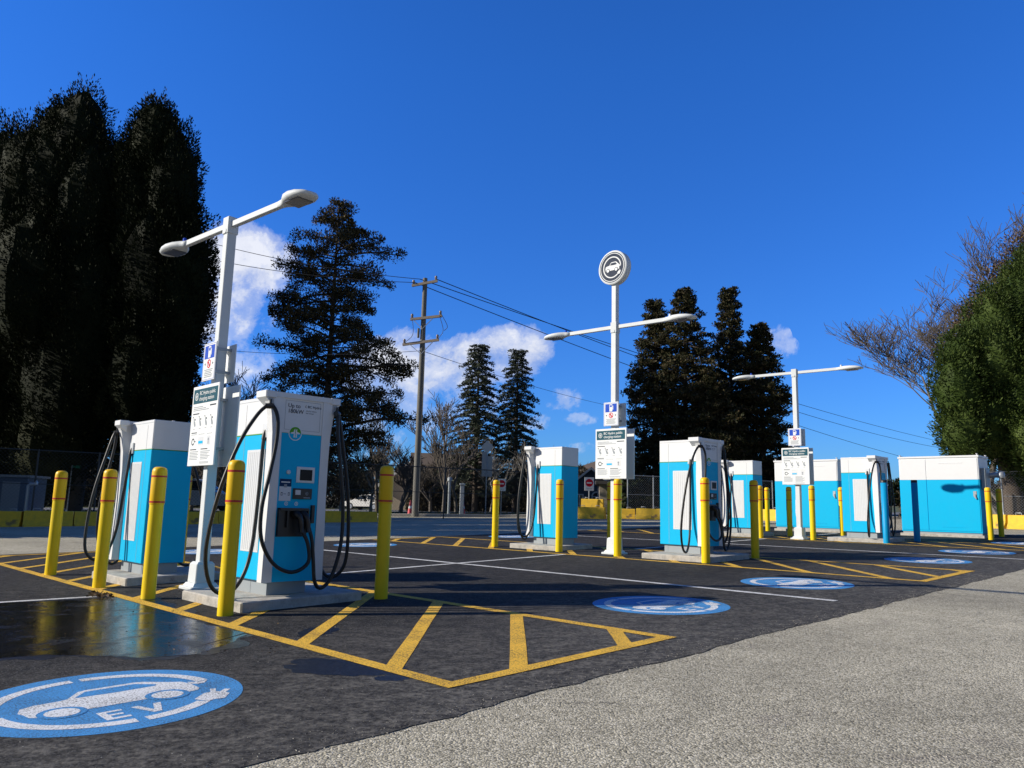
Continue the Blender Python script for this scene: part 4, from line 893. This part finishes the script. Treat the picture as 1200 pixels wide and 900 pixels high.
# tall irregular conifer behind near charger
Y=44; bs=grd(376,Y); h=H_of(372,226,Y,bs); sx=Y/F
def prof_big(t,c):
    pts=[(0,2.5),(.1,3.8),(.25,3.9),(.39,4.0),(.5,3.6),(.57,4.0),(.66,3.8),(.75,3.5),(.81,1.9),(.87,2.6),(.93,1.2),(1,.3)] if c<0 else [(0,3.5),(.1,5.2),(.25,5.4),(.39,5.5),(.48,4.6),(.54,4.8),(.58,2.7),(.66,2.5),(.73,2.4),(.79,3.5),(.84,2.4),(.9,1.6),(1,.3)]
    for (a,b),(c_,d) in zip(pts,pts[1:]):
        if a<=t<=c_: return (b+(d-b)*(t-a)/(c_-a))*(.6+.4*abs(c))
    return .3
def tiered(name,base,h,prof,label,mat,nb,seed,trunkr=.28,z0=.1,rise=.28,leaf=(.17,.075),group=None,cl=(.26,.5),per=46,lean=0,flat=.62,rag=0):
    """irregular conifer: rising limbs that end in separate foliage clumps with sky between them"""
    rr=random.Random(seed); e=empty(name,base,0,label,'tree',group)
    MB().tube([(0,0,-.2),(lean*.5,0,h*.5),(lean,0,h*.97)],[trunkr,trunkr*.55,.03],8).build('trunk',M['bark'],e)
    lb=MB(); CC=[]; RR_=[]
    for i in range(nb):
        t=z0+(.975-z0)*(max(0,i+rr.uniform(-.4,.4))/nb)**.95; z=h*min(max(t,.02),.98); az=i*2.39996+rr.uniform(-.5,.5)
        L=prof(t,math.cos(az))*rr.choice((1.08,1,.88,.7,.45))*rr.uniform(.88,1.08); o=Vector((lean*t,0,z)); d=Vector((math.cos(az),math.sin(az),0)); perp=Vector((-d.y,d.x,0))
        up_=rise*rr.uniform(-.3,2.2); bend=rr.uniform(-.12,.12)
        P=lambda s_:o+d*L*s_+perp*bend*L*s_*s_+Vector((0,0,L*(up_*s_-.30*s_*s_)))
        lb.tube([P(k/4) for k in range(5)],[max(.014,.028*L**.8*(1-.8*k/4)) for k in range(5)],4,cap=False)
        n=max(2,int(L*2.6))
        for k in range(n):
            s_=.34+.68*(k+rr.random()*.7)/n
            if s_<.6 and rr.random()<.35: continue
            rad=rr.uniform(*cl)*(1.05-.35*s_)*(.6+.4*min(1,L/3)); off=perp*rr.uniform(-1,1)*(.25+.28*L*(1.1-s_))
            c=P(s_)+off+Vector((0,0,rr.uniform(-.08,.16))); CC.append(tuple(c)); RR_.append(rad)
            lb.tube([P(max(0,s_-.12)),c],.012,3,cap=False)
    CC=np.array(CC); RR_=np.array(RR_); n=len(CC); idx=np.repeat(np.arange(n),per)
    d=rnd_dirs(len(idx)); rad=rng.random(len(idx))**.5
    c=CC[idx]+d*(rad*RR_[idx])[:,None]*np.array([1.05,1.05,flat]); dn=norm(d*.8+np.array([0,0,.35])+rnd_dirs(len(idx))*.6)
    V=leaves(c,dn,*leaf); cr=npmesh('crown',V,quads(V),mat,e); lb.build('branch',M['bark'],cr); return e
tiered('conifer_tree',bs,h,prof_big,'large irregular dark conifer behind the near charger, branches in tiers',M['pine'],185,4,cl=(.38,.78),per=92,flat=.92,rag=1)
# two spruces
for px,top,Y,wd,l,sd in ((556,402,58,2.15,'left of two slender spruces right of the utility pole',5),(603,408,60,1.95,'right of two slender spruces, standing clear against the clouds',6)):
    bs=grd(px,Y); h=H_of(px,top,Y,bs)
    conifer('spruce_tree',bs,h,lambda t,c,wd=wd:wd*(.28+1.35*(1-t)**.8) if t>.12 else wd*1.1,l,M['spruce'],'slender spruces',nb=150,sub=10,leafn=7,leaf=(.22,.08),droop=-.42,tilt_up=.22,trunkr=.22,seed=sd,z0=.1)
# clump of five dark conifers
Y0=46
for px,top,dY,wd,l,sd in ((768,347,0,1.95,'leftmost dark conifer of the clump behind the middle charger',11),(804,334,-1.5,2.15,'dark conifer with brownish tip at the left centre of the clump',12),(859,333,1,1.95,'tall dark conifer at the right centre of the clump, brownish top',13),(895,376,-1,1.9,'rightmost and shorter dark conifer of the clump',14),(834,440,-3,2.1,'low dark conifer filling the middle of the clump',15)):
    Y=Y0+dY; bs=grd(px,Y); h=H_of(px,top,Y,bs)
    tiered('dark_conifer',bs,h,lambda t,c,wd=wd:wd*(min(1,.16+1.9*(1-t)) if t>.15 else .95),l,M['darkcon'],300,sd,.25,.03,.35,(.19,.085),'dark conifers behind the middle charger',(.34,.6),52)
# bare trees
def bare(px,Y,h,label,spread=.5,seed=1,lv=5,bark='barkbare',r0=.16,fork=.25,lean=0,name='bare_tree',group=None,minr=.011):
    rr=random.Random(seed); bs=grd(px,Y); e=empty(name,bs,0,label,'tree',group); tr=MB(); cr=MB()
    def grow(p,d,L,r,k):
        n=4; pts=[p]; dd=d.copy()
        for i in range(n):
            dd=(dd+Vector((rr.gauss(0,.09),rr.gauss(0,.09),rr.gauss(.05,.05)))).normalized(); pts.append(pts[-1]+dd*L/n)
        (tr if k==0 else cr).tube(pts,[max(minr,r*(1-.5*i/n)) for i in range(n+1)],6 if k<2 else 3,cap=False)
        if k>=lv: return
        m_=rr.choice((3,4)) if k<3 else rr.choice((3,4,5))
        for j in range(m_):
            s=rr.uniform(.45,1) if j else 1; idx=min(n,int(s*n)); q=pts[idx]
            ax=rr.uniform(0,6.28); perp=Vector((math.cos(ax),math.sin(ax),0)); nd=(dd+perp*rr.uniform(.35,1.1)*spread*2+Vector((0,0,.1))).normalized()
            grow(q,nd,L*rr.uniform(.58,.82),r*rr.uniform(.45,.62),k+1)
    grow(Vector((0,0,-.1)),Vector((lean,0,1)).normalized(),h*fork,r0,0)
    tr.build('trunk',M[bark],e); cr.build('crown',M[bark],e); return e
BT=[(1122,38,25,'wide bare tree spreading left above the large cabinet',.60,21,6,.22,-.03),(985,60,4.6,'small bare tree above the left cabinet',.6,22,4,.25,0),(1150,36,24,'tall upright bare tree behind the brown topped cedar',.42,23,6,.26,.0),
(288,46,14,'bare tree between the near lamp and the tiered conifer',.5,24,5,.25,0),(262,50,10,'bare tree low behind the near lamp boards',.55,25,5,.22,0),(225,52,8,'bare pale tree behind the left charger top',.6,26,5,.2,0),
(443,52,12,'bare tree left of the utility pole',.4,27,5,.25,0),(520,50,11.5,'thin bare tree right of the utility pole',.4,28,5,.25,0),(535,54,10,'bare tree in front of the left spruce',.5,29,5,.22,0),(505,58,8.5,'spreading bare tree over the brown roofed house',.6,30,5,.2,0),(470,48,7.5,'bare tree at the foot of the utility pole',.55,31,5,.2,0),(672,80,9,'faint bare tree above the blue grey house',.5,32,4,.25,0),(925,62,7,'bare tree right of the dark conifer clump',.5,33,4,.25,0),(322,44,9,'bare tree hidden in part behind the tiered conifer',.5,34,5,.25,0)]
for px,Y,h,l,sp,sd,lv,fk,ln in BT: bare(px,Y,h,l,sp,sd,lv,fork=fk,lean=ln,group='leafless winter trees',minr=.012 if Y<45 else .016)
for px,Y,h,sd in ((400,47,5,41),(435,47,5.5,42),(575,52,6,43),(630,56,6,44)):
    bare(px,Y,h,{41:'small pale stemmed tree left of the white car',42:'small pale stemmed tree right of the white car',43:'small tree below the left spruce',44:'small tree left of the second island charger'}[sd],.5,sd,4,'barkpale',.11,.35,group='small pale stemmed trees')
# undergrowth and hedges far off
def scrub(name,px0,px1,Y,hh,n,mat,leaf,kind='stuff',dep=3,vary=.5):
    a=at(px0,580,Y).x;b_=at(px1,580,Y).x; x=rng.uniform(a,b_,n); ph=rng.uniform(0,6,4)
    top=hh*(1-vary+vary*(.5+.25*np.sin(x*.9+ph[0])+.25*np.sin(x*2.3+ph[1]))); y=Y+rng.uniform(0,dep,n)
    z=gz(Y)+top*rng.random(n)**.8; c=np.c_[x,y,z]; V=leaves(c,norm(rnd_dirs(n)+np.array([0,0,.8])),*leaf)
    return tag(npmesh(name,V,quads(V),mat),kind='stuff')
scrub('undergrowth',-120,475,80,5.2,45000,M['shrub'],(.4,.09)); scrub('undergrowth',475,700,66,4.0,26000,M['shrub'],(.4,.09)); scrub('hedge',-120,475,84,6.2,40000,M['hedge'],(.35,.2)); scrub('hedge',475,690,70,4.6,22000,M['hedge'],(.35,.2)); 
scrub('hedge',730,1000,52,2.6,14000,M['hedge'],(.25,.15)); scrub('undergrowth',1090,1330,33,2.3,9000,M['shrub'],(.3,.06)); scrub('distant_wood',640,1500,130,5,40000,M['hedge'],(.7,.4)); scrub('distant_wood',-900,300,90,9,50000,M['hedge'],(.6,.35))
b=MB(); rr=random.Random(5)
# grass tufts along the verge
n=9000; x=rng.uniform(-30,8,n); y=rng.uniform(37.8,44,n); c=np.c_[x,y,np.array([gz(v) for v in y])+.06]; V=leaves(c,norm(rnd_dirs(n)*.5+np.array([0,0,1])),.14,.03); tag(npmesh('grass',V,quads(V),M['grass']),kind='stuff')
# fallen leaves near the puddle
g=[]; 
for i in range(150):
    px=rr.uniform(5,330); py=rr.uniform(690,770); q=gpt(px,py); g.append((q[0],q[1],.013))
c=np.array(g); dd=norm(np.c_[rng.normal(size=(len(g),2)),np.zeros(len(g))+.08]); V=leaves(c,dd,.024,.014); V[:,2]=np.clip(V[:,2],.0125,.03); tag(npmesh('fallen_leaves',V,quads(V),M['litter']),kind='stuff')
g=[]
for i in range(60):
    q=uv(-7.05+rr.gauss(0,.25)*.5-1.45,2.72+rr.gauss(0,.06)); g.append((q.x,q.y,.018+rr.random()*.01))
c=np.array(g); V=leaves(c,norm(rnd_dirs(len(g))*np.array([1,1,.3])),.05,.03); V[:,2]=np.clip(V[:,2],.013,.05); tag(npmesh('leaf_litter',V,quads(V),M['litter']),kind='stuff')
def stones(name,pts,mat,r0,r1):
    n=len(pts); base_=np.array([(1,0,0),(-.5,.87,0),(-.5,-.87,0),(0,0,.8)]); sc_=rng.uniform(r0,r1,n)[:,None,None]; a=rng.uniform(0,6.28,n); ca,sa=np.cos(a),np.sin(a)
    b_=base_[None]*rng.uniform(.6,1.2,(n,4,3)); x=b_[:,:,0]*ca[:,None]-b_[:,:,1]*sa[:,None]; y=b_[:,:,0]*sa[:,None]+b_[:,:,1]*ca[:,None]
    V=np.stack([x,y,b_[:,:,2]],2)*sc_+pts[:,None,:]; Fq=np.array([(0,1,3),(1,2,3),(2,0,3),(0,2,1)])[None]+np.arange(n)[:,None,None]*4
    return tag(npmesh(name,V.reshape(-1,3),Fq.reshape(-1,3),mat),kind='stuff')
n=5200; u_=-2.9+rng.normal(0,.10,n)+(rng.random(n)<.25)*rng.normal(0,.35,n); v_=rng.uniform(.5,12,n); stones('loose_grit',np.c_[.70711*(u_+v_),.70711*(v_-u_),np.full(n,.003)],M['grit'],.002,.006)
n=2600; u_=rng.uniform(-2.8,.5,n); v_=rng.uniform(.8,9,n); stones('loose_grit',np.c_[.70711*(u_+v_),.70711*(v_-u_),np.full(n,.0)],M['grit'],.002,.005)
n=1500; u_=rng.uniform(-9,-2.9,n); v_=rng.uniform(.5,6,n); stones('loose_grit',np.c_[.70711*(u_+v_),.70711*(v_-u_),np.full(n,.0045)],M['grit'],.0015,.004)
# logs and branches behind the right fence
lg=MB(); rr=random.Random(9)
for i in range(9):
    a=grd(rr.uniform(1165,1200),31+rr.random()); lg.tube([a+Vector((0,0,.1)),a+Vector((-rr.uniform(.8,1.8),rr.uniform(-.4,.4),rr.uniform(1.0,1.9)))],[.07,.04],7)
tag(lg.build('branch_pile',M['barkpale']),'pile of leaning cut branches behind the right fence','branch pile',kind='stuff')

# ------------------------------------------------------------------ signs, cones, posts
def no_entry(px,Y,ptop,l,h=None):
    bs=grd(px,Y); z=at(px,ptop,Y).z-bs.z; e=empty('no_entry_sign',bs,R(8),l,'road sign','no entry signs'); w=.45;hh=.62
    MB().tube([(0,.03,-.05),(0,.03,z)],.025,8).build('post',M['galv'],e)
    p=MB().box(-w/2,w/2,-.008,.008,z-hh,z,0,.004).build('plate',M['signwhite'],e)
    b=MB(); b.flat(circ(0,z-.25,.185,30),lambda x,c:(x,-.0095,c),0); b.flat([(-.125,z-.285),(.125,z-.285),(.125,z-.225),(-.125,z-.225)],lambda x,c:(x,-.011,c),1)
    b.box(-.13,.13,-.010,-.009,z-.54,z-.52,2); b.build('symbol',[M['signred'],M['signwhite'],M['print']],p)
no_entry(690,36.8,559.5,'no entry sign standing above the yellow barriers'); no_entry(587,40,561,'no entry sign beside the slim far bollard')
bs=grd(569,42); e=empty('warning_sign',bs,R(5),'back of a grey diamond sign above two tall narrow plates, on one post','road sign')
z=at(569,516,42).z-bs.z; MB().tube([(0,0,-.05),(0,0,z-.3)],.03,8).build('post',M['galv'],e)
MB().prism([(0,z),(-.36,z-.36),(0,z-.72),(.36,z-.36)],lambda x,c:(x,-.02,c),lambda x,c:(x,-.035,c)).build('diamond_plate',M['galv'],e)
b=MB(); b.box(-.27,-.03,-.06,-.04,z-1.95,z-.62); b.build('plate',M['steelblue'],e); b=MB(); b.box(.03,.30,-.06,-.04,z-1.95,z-.85); b.build('plate',M['steelblue'],e)
def cone(px,Y,l):
    e=empty('traffic_delineator',grd(px,Y),0,l,'traffic cone','pink red cones at the verge'); MB().box(-.17,.17,-.17,.17,0,.04,0,.01).build('foot',M['tyre'],e)
    MB().lathe([(.14,.04),(.04,.72),(.03,.75)],14).build('cone_body',M['cone'],e); MB().lathe([(.098,.35),(.078,.48)],14).build('white_band',M['signwhite'],e)
cone(481,39,'red cone at the foot of the utility pole'); cone(542.5,39,'red cone beside the pale stem right of the utility pole')
b=empty('standpipe',grd(31,25.5),R(20),'small pale standpipe with tap behind the left barriers','standpipe'); MB().tube([(0,0,0),(0,0,1.25),(.05,0,1.3),(.2,0,1.3)],.05,8).build('pipe',M['galv'],b); MB().lathe([(.05,1.28),(.06,1.36),(.02,1.42)],8,0,(.22,0)).build('tap',M['galv'],b)
b=empty('street_name_sign',grd(80,40),R(0),'green street name blade on a post behind the leftmost bollard','street sign'); MB().tube([(0,0,0),(0,0,2.6)],.03,8).build('post',M['galv'],b); MB().box(.04,.42,-.01,.01,2.28,2.42).build('blade',M['greensign'],b)
b=empty('storage_shed',grd(-5,34),R(10),'blue grey metal shed half hidden behind the left fence','shed'); MB().box(-2.2,1.2,0,2,0,1.7,0,.02).build('wall',M['bluegrey'],b); MB().box(-2.3,1.3,-.1,2.1,1.7,1.8).build('roof',M['plinth'],b); MB().box(.2,.9,-.02,0,.05,1.5).build('door',M['steelblue'],b)
b=empty('valve_box',grd(541,38.6),0,'pale standing post box between the cones','utility box'); MB().box(-.1,.1,-.08,.08,0,1.5,0,.02).build('body',M['galv'],b); MB().box(-.13,.13,-.11,.11,1.5,1.6,0,.02).build('cap',M['galv'],b)
b=empty('hydrant_post',grd(526,38.6),0,'grey blue slim service post right of the utility pole','utility post'); MB().tube([(0,0,0),(0,0,1.7)],.07,10).build('body',M['steelblue'],b); MB().lathe([(.12,1.7),(.12,1.85),(.05,1.9)],10).build('cap',M['steelblue'],b)

# ------------------------------------------------------------------ cars
def car_at(name,loc,rz,body,cab,L,Wd,label,cat,glassz):
    e=empty(name,loc,rz,label,cat); b=MB()
    def loft(poly,w0,w1,mi): 
        zmax=max(p[1] for p in poly); zmin=min(p[1] for p in poly)
        f=lambda s:(lambda x,z:(x,s*(w0+(w1-w0)*((z-zmin)/(zmax-zmin)))/2,z)); 
        n=len(poly); A=[f(-1)(*p) for p in poly]; B=[f(1)(*p) for p in poly]
        b.add(A+B,[tuple(range(n)),tuple(reversed(range(n,2*n)))]+[(i,n+i,n+(i+1)%n,(i+1)%n) for i in range(n)],mi)
    loft(body,Wd,Wd*.96,0); loft(cab,Wd*.94,Wd*.74,0); bo=b.build('body',M['carwhite'],e)
    g=MB(); xs=[p[0] for p in cab]; zs=[p[1] for p in cab]; x0,x1=min(xs),max(xs); z0,z1=min(zs),max(zs)
    for s in (-1,1):
        for (a,c_) in glassz:
            q=[]
            for (x,z) in (a[0],a[1],c_[1],c_[0]):
                w=(Wd*.94+(Wd*.74-Wd*.94)*((z-z0)/(z1-z0)))/2+.006; q.append((x,s*w,z))
            g.add(q,[(0,1,2,3)])
    g.build('window',M['glass'],e)
    n=len(cab); c1=[p for p in cab]
    ws=MB()
    for (p,q) in ((c1[0],c1[1]),(c1[-1],c1[-2])):
        wa=Wd*.90/2; wb=Wd*.72/2; sx_=-.01 if p[0]<0 else .01; ws.add([(p[0]+sx_*1.5,-wa,p[1]+.02),(p[0]+sx_*1.5,wa,p[1]+.02),(q[0]+sx_*1.5,wb,q[1]-.04),(q[0]+sx_*1.5,-wb,q[1]-.04)],[(0,1,2,3)])
    ws.build('windscreen',M['glass'],e)
    for wx in (-L*.31,L*.30):
        for s in (-1,1):
            w=MB(); w.tube([(wx,s*(Wd/2-.19),.32),(wx,s*(Wd/2+.01),.32)],.32,20); wo=w.build('wheel',M['tyre'],e)
            MB().tube([(wx,s*(Wd/2+.005),.32),(wx,s*(Wd/2+.018),.32)],.21,16).build('rim',M['rim'],wo)
    for s in (-1,1):
        MB().box(-L/2-.01,-L/2+.12,min(s*.5,s*.82),max(s*.5,s*.82),.62,.76,0,.02).build('headlight',M['vent'],e); MB().box(L/2-.08,L/2+.01,min(s*.5,s*.82),max(s*.5,s*.82),.68,.84,0,.02).build('tail_light',M['signred'],e)
    return e
bodyS=[(-2.2,.32),(-2.22,.62),(-2.0,.76),(-1.1,.92),(1.55,.98),(2.15,.94),(2.22,.7),(2.2,.34)]; cabS=[(-1.15,.90),(-.35,1.38),(.2,1.46),(.9,1.42),(1.75,.96)]
car_at('parked_car',Vector((grd(431,74).x,74,gz(74)+.03)),R(-24),bodyS,cabS,4.4,1.75,'white sedan on the road beyond the fence, left of the shaded bollard','car',[(((-.98,.96),(-.33,1.32)),((.38,.99),(.33,1.39))),(((.45,.99),(.42,1.39)),((1.5,.99),(.88,1.36)))])
bodyV=[(-2.5,.35),(-2.52,.8),(-2.35,1.0),(-1.5,1.15),(2.45,1.2),(2.5,.8),(2.48,.36)]; cabV=[(-1.55,1.13),(-.7,1.80),(-.2,1.90),(2.1,1.90),(2.42,1.19)]
car_at('parked_van',Vector((grd(226,47).x,47,gz(47)+.03)),R(180),bodyV,cabV,5.0,1.9,'white van parked behind the near lamp pole, hood to the right','van',[(((-1.3,1.2),(-.65,1.74)),((.2,1.22),(.2,1.82))),(((.28,1.22),(.28,1.82)),((1.2,1.22),(1.2,1.82))),(((1.28,1.22),(1.28,1.82)),((2.2,1.22),(2.0,1.82)))])

# ------------------------------------------------------------------ houses
def gable(b,x0,x1,y0,y1,z0,z1,oh=.4,th=.15,mi=0,axis='y'):
    xm=(x0+x1)/2
    if axis=='y': 
        for s in (-1,1):
            xe=(x0-oh if s<0 else x1+oh); ze=z0-(z1-z0)*oh/((x1-x0)/2)
            A=[(xe,y0-oh,ze),(xm,y0-oh,z1),(xm,y0-oh,z1+th),(xe,y0-oh,ze+th)]; B=[(p[0],y1+oh,p[2]) for p in A]
            b.add(A+B,[(0,1,2,3),(7,6,5,4),(0,4,5,1),(3,2,6,7),(0,3,7,4),(1,5,6,2)],mi)
    else:
        ym=(y0+y1)/2
        for s in (-1,1):
            ye=(y0-oh if s<0 else y1+oh); ze=z0-(z1-z0)*oh/((y1-y0)/2)
            A=[(x0-oh,ye,ze),(x0-oh,ym,z1),(x0-oh,ym,z1+th),(x0-oh,ye,ze+th)]; B=[(x1+oh,p[1],p[2]) for p in A]
            b.add(A+B,[(0,1,2,3),(7,6,5,4),(0,4,5,1),(3,2,6,7),(0,3,7,4),(1,5,6,2)],mi)
def window(e,x,y,z,w,h,arch=False):
    f=MB(); f.box(x-w/2-.08,x+w/2+.08,y-.06,y,z-.08,z,0); f.box(x-w/2-.08,x+w/2+.08,y-.06,y,z+h,z+h+.08,0); f.box(x-w/2-.08,x-w/2,y-.06,y,z,z+h,0); f.box(x+w/2,x+w/2+.08,y-.06,y,z,z+h,0); f.box(x-.02,x+.02,y-.05,y,z,z+h,0)
    if arch: f.prism(arc(0,180,w/2,w/2+.1,10),lambda a,c:(x+a,y-.06,z+h+.05+c),lambda a,c:(x+a,y-.002,z+h+.05+c),0)
    fr=f.build('window',M['trim'],e); g=MB().box(x-w/2,x+w/2,y-.03,y-.01,z,z+h)
    if arch: g.prism([(w/2*math.cos(R(t)),w/2*math.sin(R(t))) for t in range(0,181,18)],lambda a,c:(x+a,y-.03,z+h+c),lambda a,c:(x+a,y-.01,z+h+c))
    g.build('pane',M['glass'],fr)
Y=62; bs=grd(692,Y); e=empty('blue_house',bs,R(-3),'blue grey gabled house with an arched window, behind the yellow barriers','house')
k=Y/F
MB().box(-1.55,1.55,0,6,-.2,2.2).add([(-1.55,0,2.2),(1.55,0,2.2),(0,0,3.45),(-1.55,.2,2.2),(1.55,.2,2.2),(0,.2,3.45)],[(0,1,2),(5,4,3)]).build('wall',M['houseblue'],e)
b=MB(); gable(b,-1.55,1.55,0,6,2.2,3.45); b.build('roof',M['roof'],e)
b=MB(); 
for s in (-1,1): b.bar((s*1.95,-.42,1.93),(0,-.42,3.52),.04,.16)
b.build('fascia',M['trim'],e)
window(e,.45,0,.25,.62,1.0,True); window(e,-.9,0,.5,.5,.9); window(e,1.25,0,.6,.3,.8)
Y=68; bs=grd(708,Y); e=empty('beige_house',bs,R(-6),'beige two storey house with dark hip roof rising behind the blue grey gable','house')
MB().box(-2.6,3.0,0,7,-.2,3.7).build('wall',M['housebeige'],e)
b=MB(); b.add([(-3.1,-.5,3.6),(3.5,-.5,3.6),(3.5,7.5,3.6),(-3.1,7.5,3.6),(.0,3,4.9),(.6,4,4.9)],[(0,1,5,4),(1,2,5),(2,3,4,5),(3,0,4),(3,2,1,0)]); b.build('roof',M['roofbrown'],e)
MB().box(-3.12,3.52,-.55,-.5,3.48,3.62).build('gutter',M['trim'],e); window(e,1.6,0,2.2,1.0,.9); window(e,-1.6,0,2.2,1.0,.9)
Y=56; bs=grd(742,Y); e=empty('porch_building',bs,R(-4),'low beige building with arched opening and dark posts right of the middle lamp','building')
MB().box(-2.4,3.2,0,4,-.2,2.0).build('wall',M['housebeige'],e); b=MB(); b.box(-2.7,3.6,-.7,4.2,2.0,2.25); b.build('roof',M['roof'],e)
for x in (-1.2,.1,2.2): MB().box(x-.1,x+.1,-.55,-.35,0,2.0).build('post',M['roof'],e)
window(e,1.1,0,.1,.8,1.1,True); window(e,-.5,0,.6,.5,.8)
Y=72; bs=grd(530,Y); e=empty('brown_roofed_house',bs,R(10),'house with steep brown roof behind the bare trees','house')
MB().box(-3.3,3.6,0,8,-.2,2.6).build('wall',M['housebeige'],e); b=MB(); gable(b,-3.3,3.6,0,8,2.6,5.3,.5,.2,0,'x'); b.build('roof',M['roofbrown'],e)
MB().add([(-3.3,0,2.6),(-3.3,8,2.6),(-3.3,4,5.2),(3.6,0,2.6),(3.6,8,2.6),(3.6,4,5.2)],[(2,1,0),(3,4,5)]).build('gable_wall',M['housebeige'],e); window(e,-1.5,0,.9,1.2,1.1); window(e,1.5,0,.9,1.2,1.1)
Y=76; bs=grd(482,Y); e=empty('white_gabled_house',bs,R(-5),'house with bright white gable edges left of the utility pole','house')
MB().box(-3,3,0,6,-.2,2.4).add([(-3,0,2.4),(3,0,2.4),(0,0,4.5)],[(0,1,2)]).build('wall',M['housebeige'],e); b=MB(); gable(b,-3,3,0,6,2.4,4.5,.5); b.build('roof',M['roof'],e)
b=MB(); 
for s in (-1,1): b.bar((s*3.5,-.53,2.1),(0,-.53,4.65),.05,.28)
b.build('fascia',M['trim'],e); window(e,0,0,2.4,.9,.9)

# ------------------------------------------------------------------ sky and sun
w=bpy.data.worlds.new('World'); sc.world=w; w.use_nodes=True; nt=w.node_tree; bg=nt.nodes['Background']
SUN_AZ=R(4.5); SUN_EL=R(27)
sky=nt.nodes.new('ShaderNodeTexSky'); sky.sky_type='NISHITA'; sky.sun_disc=False; sky.sun_elevation=SUN_EL
tosun=Vector((-math.cos(SUN_AZ)*math.cos(SUN_EL),-math.sin(SUN_AZ)*math.cos(SUN_EL),math.sin(SUN_EL)))
sky.sun_rotation=math.atan2(tosun.x,tosun.y); sky.altitude=0; sky.air_density=1.0; sky.dust_density=.1; sky.ozone_density=4.0
tc=nt.nodes.new('ShaderNodeTexCoord'); vec=tc.outputs['Generated']
# clear northern sky: deep blue away from the sun, paler round the sun and behind the camera
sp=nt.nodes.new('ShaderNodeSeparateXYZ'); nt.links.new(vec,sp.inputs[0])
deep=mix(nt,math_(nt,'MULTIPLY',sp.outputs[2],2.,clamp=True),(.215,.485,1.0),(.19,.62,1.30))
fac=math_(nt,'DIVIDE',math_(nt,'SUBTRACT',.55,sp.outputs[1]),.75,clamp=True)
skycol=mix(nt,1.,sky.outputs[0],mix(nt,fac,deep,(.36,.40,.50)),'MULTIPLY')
nz=noise(nt,8,9,.66,vec,.25); nz2=noise(nt,30,7,.68,vec,.4)
tot=None
CL=[(600,415,52,36,1.0),(550,425,50,34,1.0),(490,428,62,44,.95),(445,440,50,36,.7),(655,468,34,16,.68),(632,495,26,12,.6),(678,492,24,9,.5),(682,524,26,8,.42),(285,305,52,40,.95),(265,360,45,60,.75),(300,400,40,60,.5),(903,398,20,20,.5),(914,408,18,14,.45),(560,480,70,50,.45),(470,490,60,50,.4)]
for px,py,rx,ry,amp in CL:
    d=ray(px,py); e1=d.cross(Vector((0,0,1))).normalized(); e2=e1.cross(d).normalized()
    def dot(v):
        n_=nt.nodes.new('ShaderNodeVectorMath'); n_.operation='DOT_PRODUCT'; nt.links.new(vec,n_.inputs[0]); n_.inputs[1].default_value=tuple(v); return n_.outputs['Value']
    a=math_(nt,'DIVIDE',dot(e1),rx/F*1.0); b_=math_(nt,'DIVIDE',dot(e2),ry/F)
    r2=math_(nt,'ADD',math_(nt,'MULTIPLY',a,a),math_(nt,'MULTIPLY',b_,b_))
    g=math_(nt,'MULTIPLY',math_(nt,'SUBTRACT',1.35,r2,clamp=True),math_(nt,'GREATER_THAN',dot(d),.5)); g=math_(nt,'MULTIPLY',g,amp)
    tot=g if tot is None else math_(nt,'MAXIMUM',tot,g)
den=math_(nt,'ADD',tot,math_(nt,'MULTIPLY',math_(nt,'SUBTRACT',nz.outputs[0],.59),3.2)); den=math_(nt,'ADD',den,math_(nt,'MULTIPLY',math_(nt,'SUBTRACT',nz2.outputs[0],.5),1.6))
den=math_(nt,'MULTIPLY',den,math_(nt,'GREATER_THAN',tot,.001)); 
cm=ramp(nt,den,[(.0,0.),(.4,.36),(.85,.78),(1.,.9)],'EASE')
shade=ramp(nt,nz.outputs[0],[(.35,(3.4,3.8,4.9)),(.62,(6.2,6.3,6.7))])
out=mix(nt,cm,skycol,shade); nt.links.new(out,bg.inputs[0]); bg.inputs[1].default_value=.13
sl=bpy.data.lights.new('sun','SUN'); sl.energy=5.0; sl.angle=R(.53); sl.color=(1,.925,.80); so=bpy.data.objects.new('sun',sl); C.objects.link(so)
so.rotation_euler=tosun.to_track_quat('Z','Y').to_euler(); so.location=(-20,-5,20)
sc.render.engine='CYCLES'; sc.view_settings.view_transform='Standard'; sc.view_settings.look='None'; sc.view_settings.gamma=1; sc.view_settings.exposure=.2
sc.view_settings.use_curve_mapping=False
sc.render.resolution_x=1024; sc.render.resolution_y=768; sc.cycles.max_bounces=6
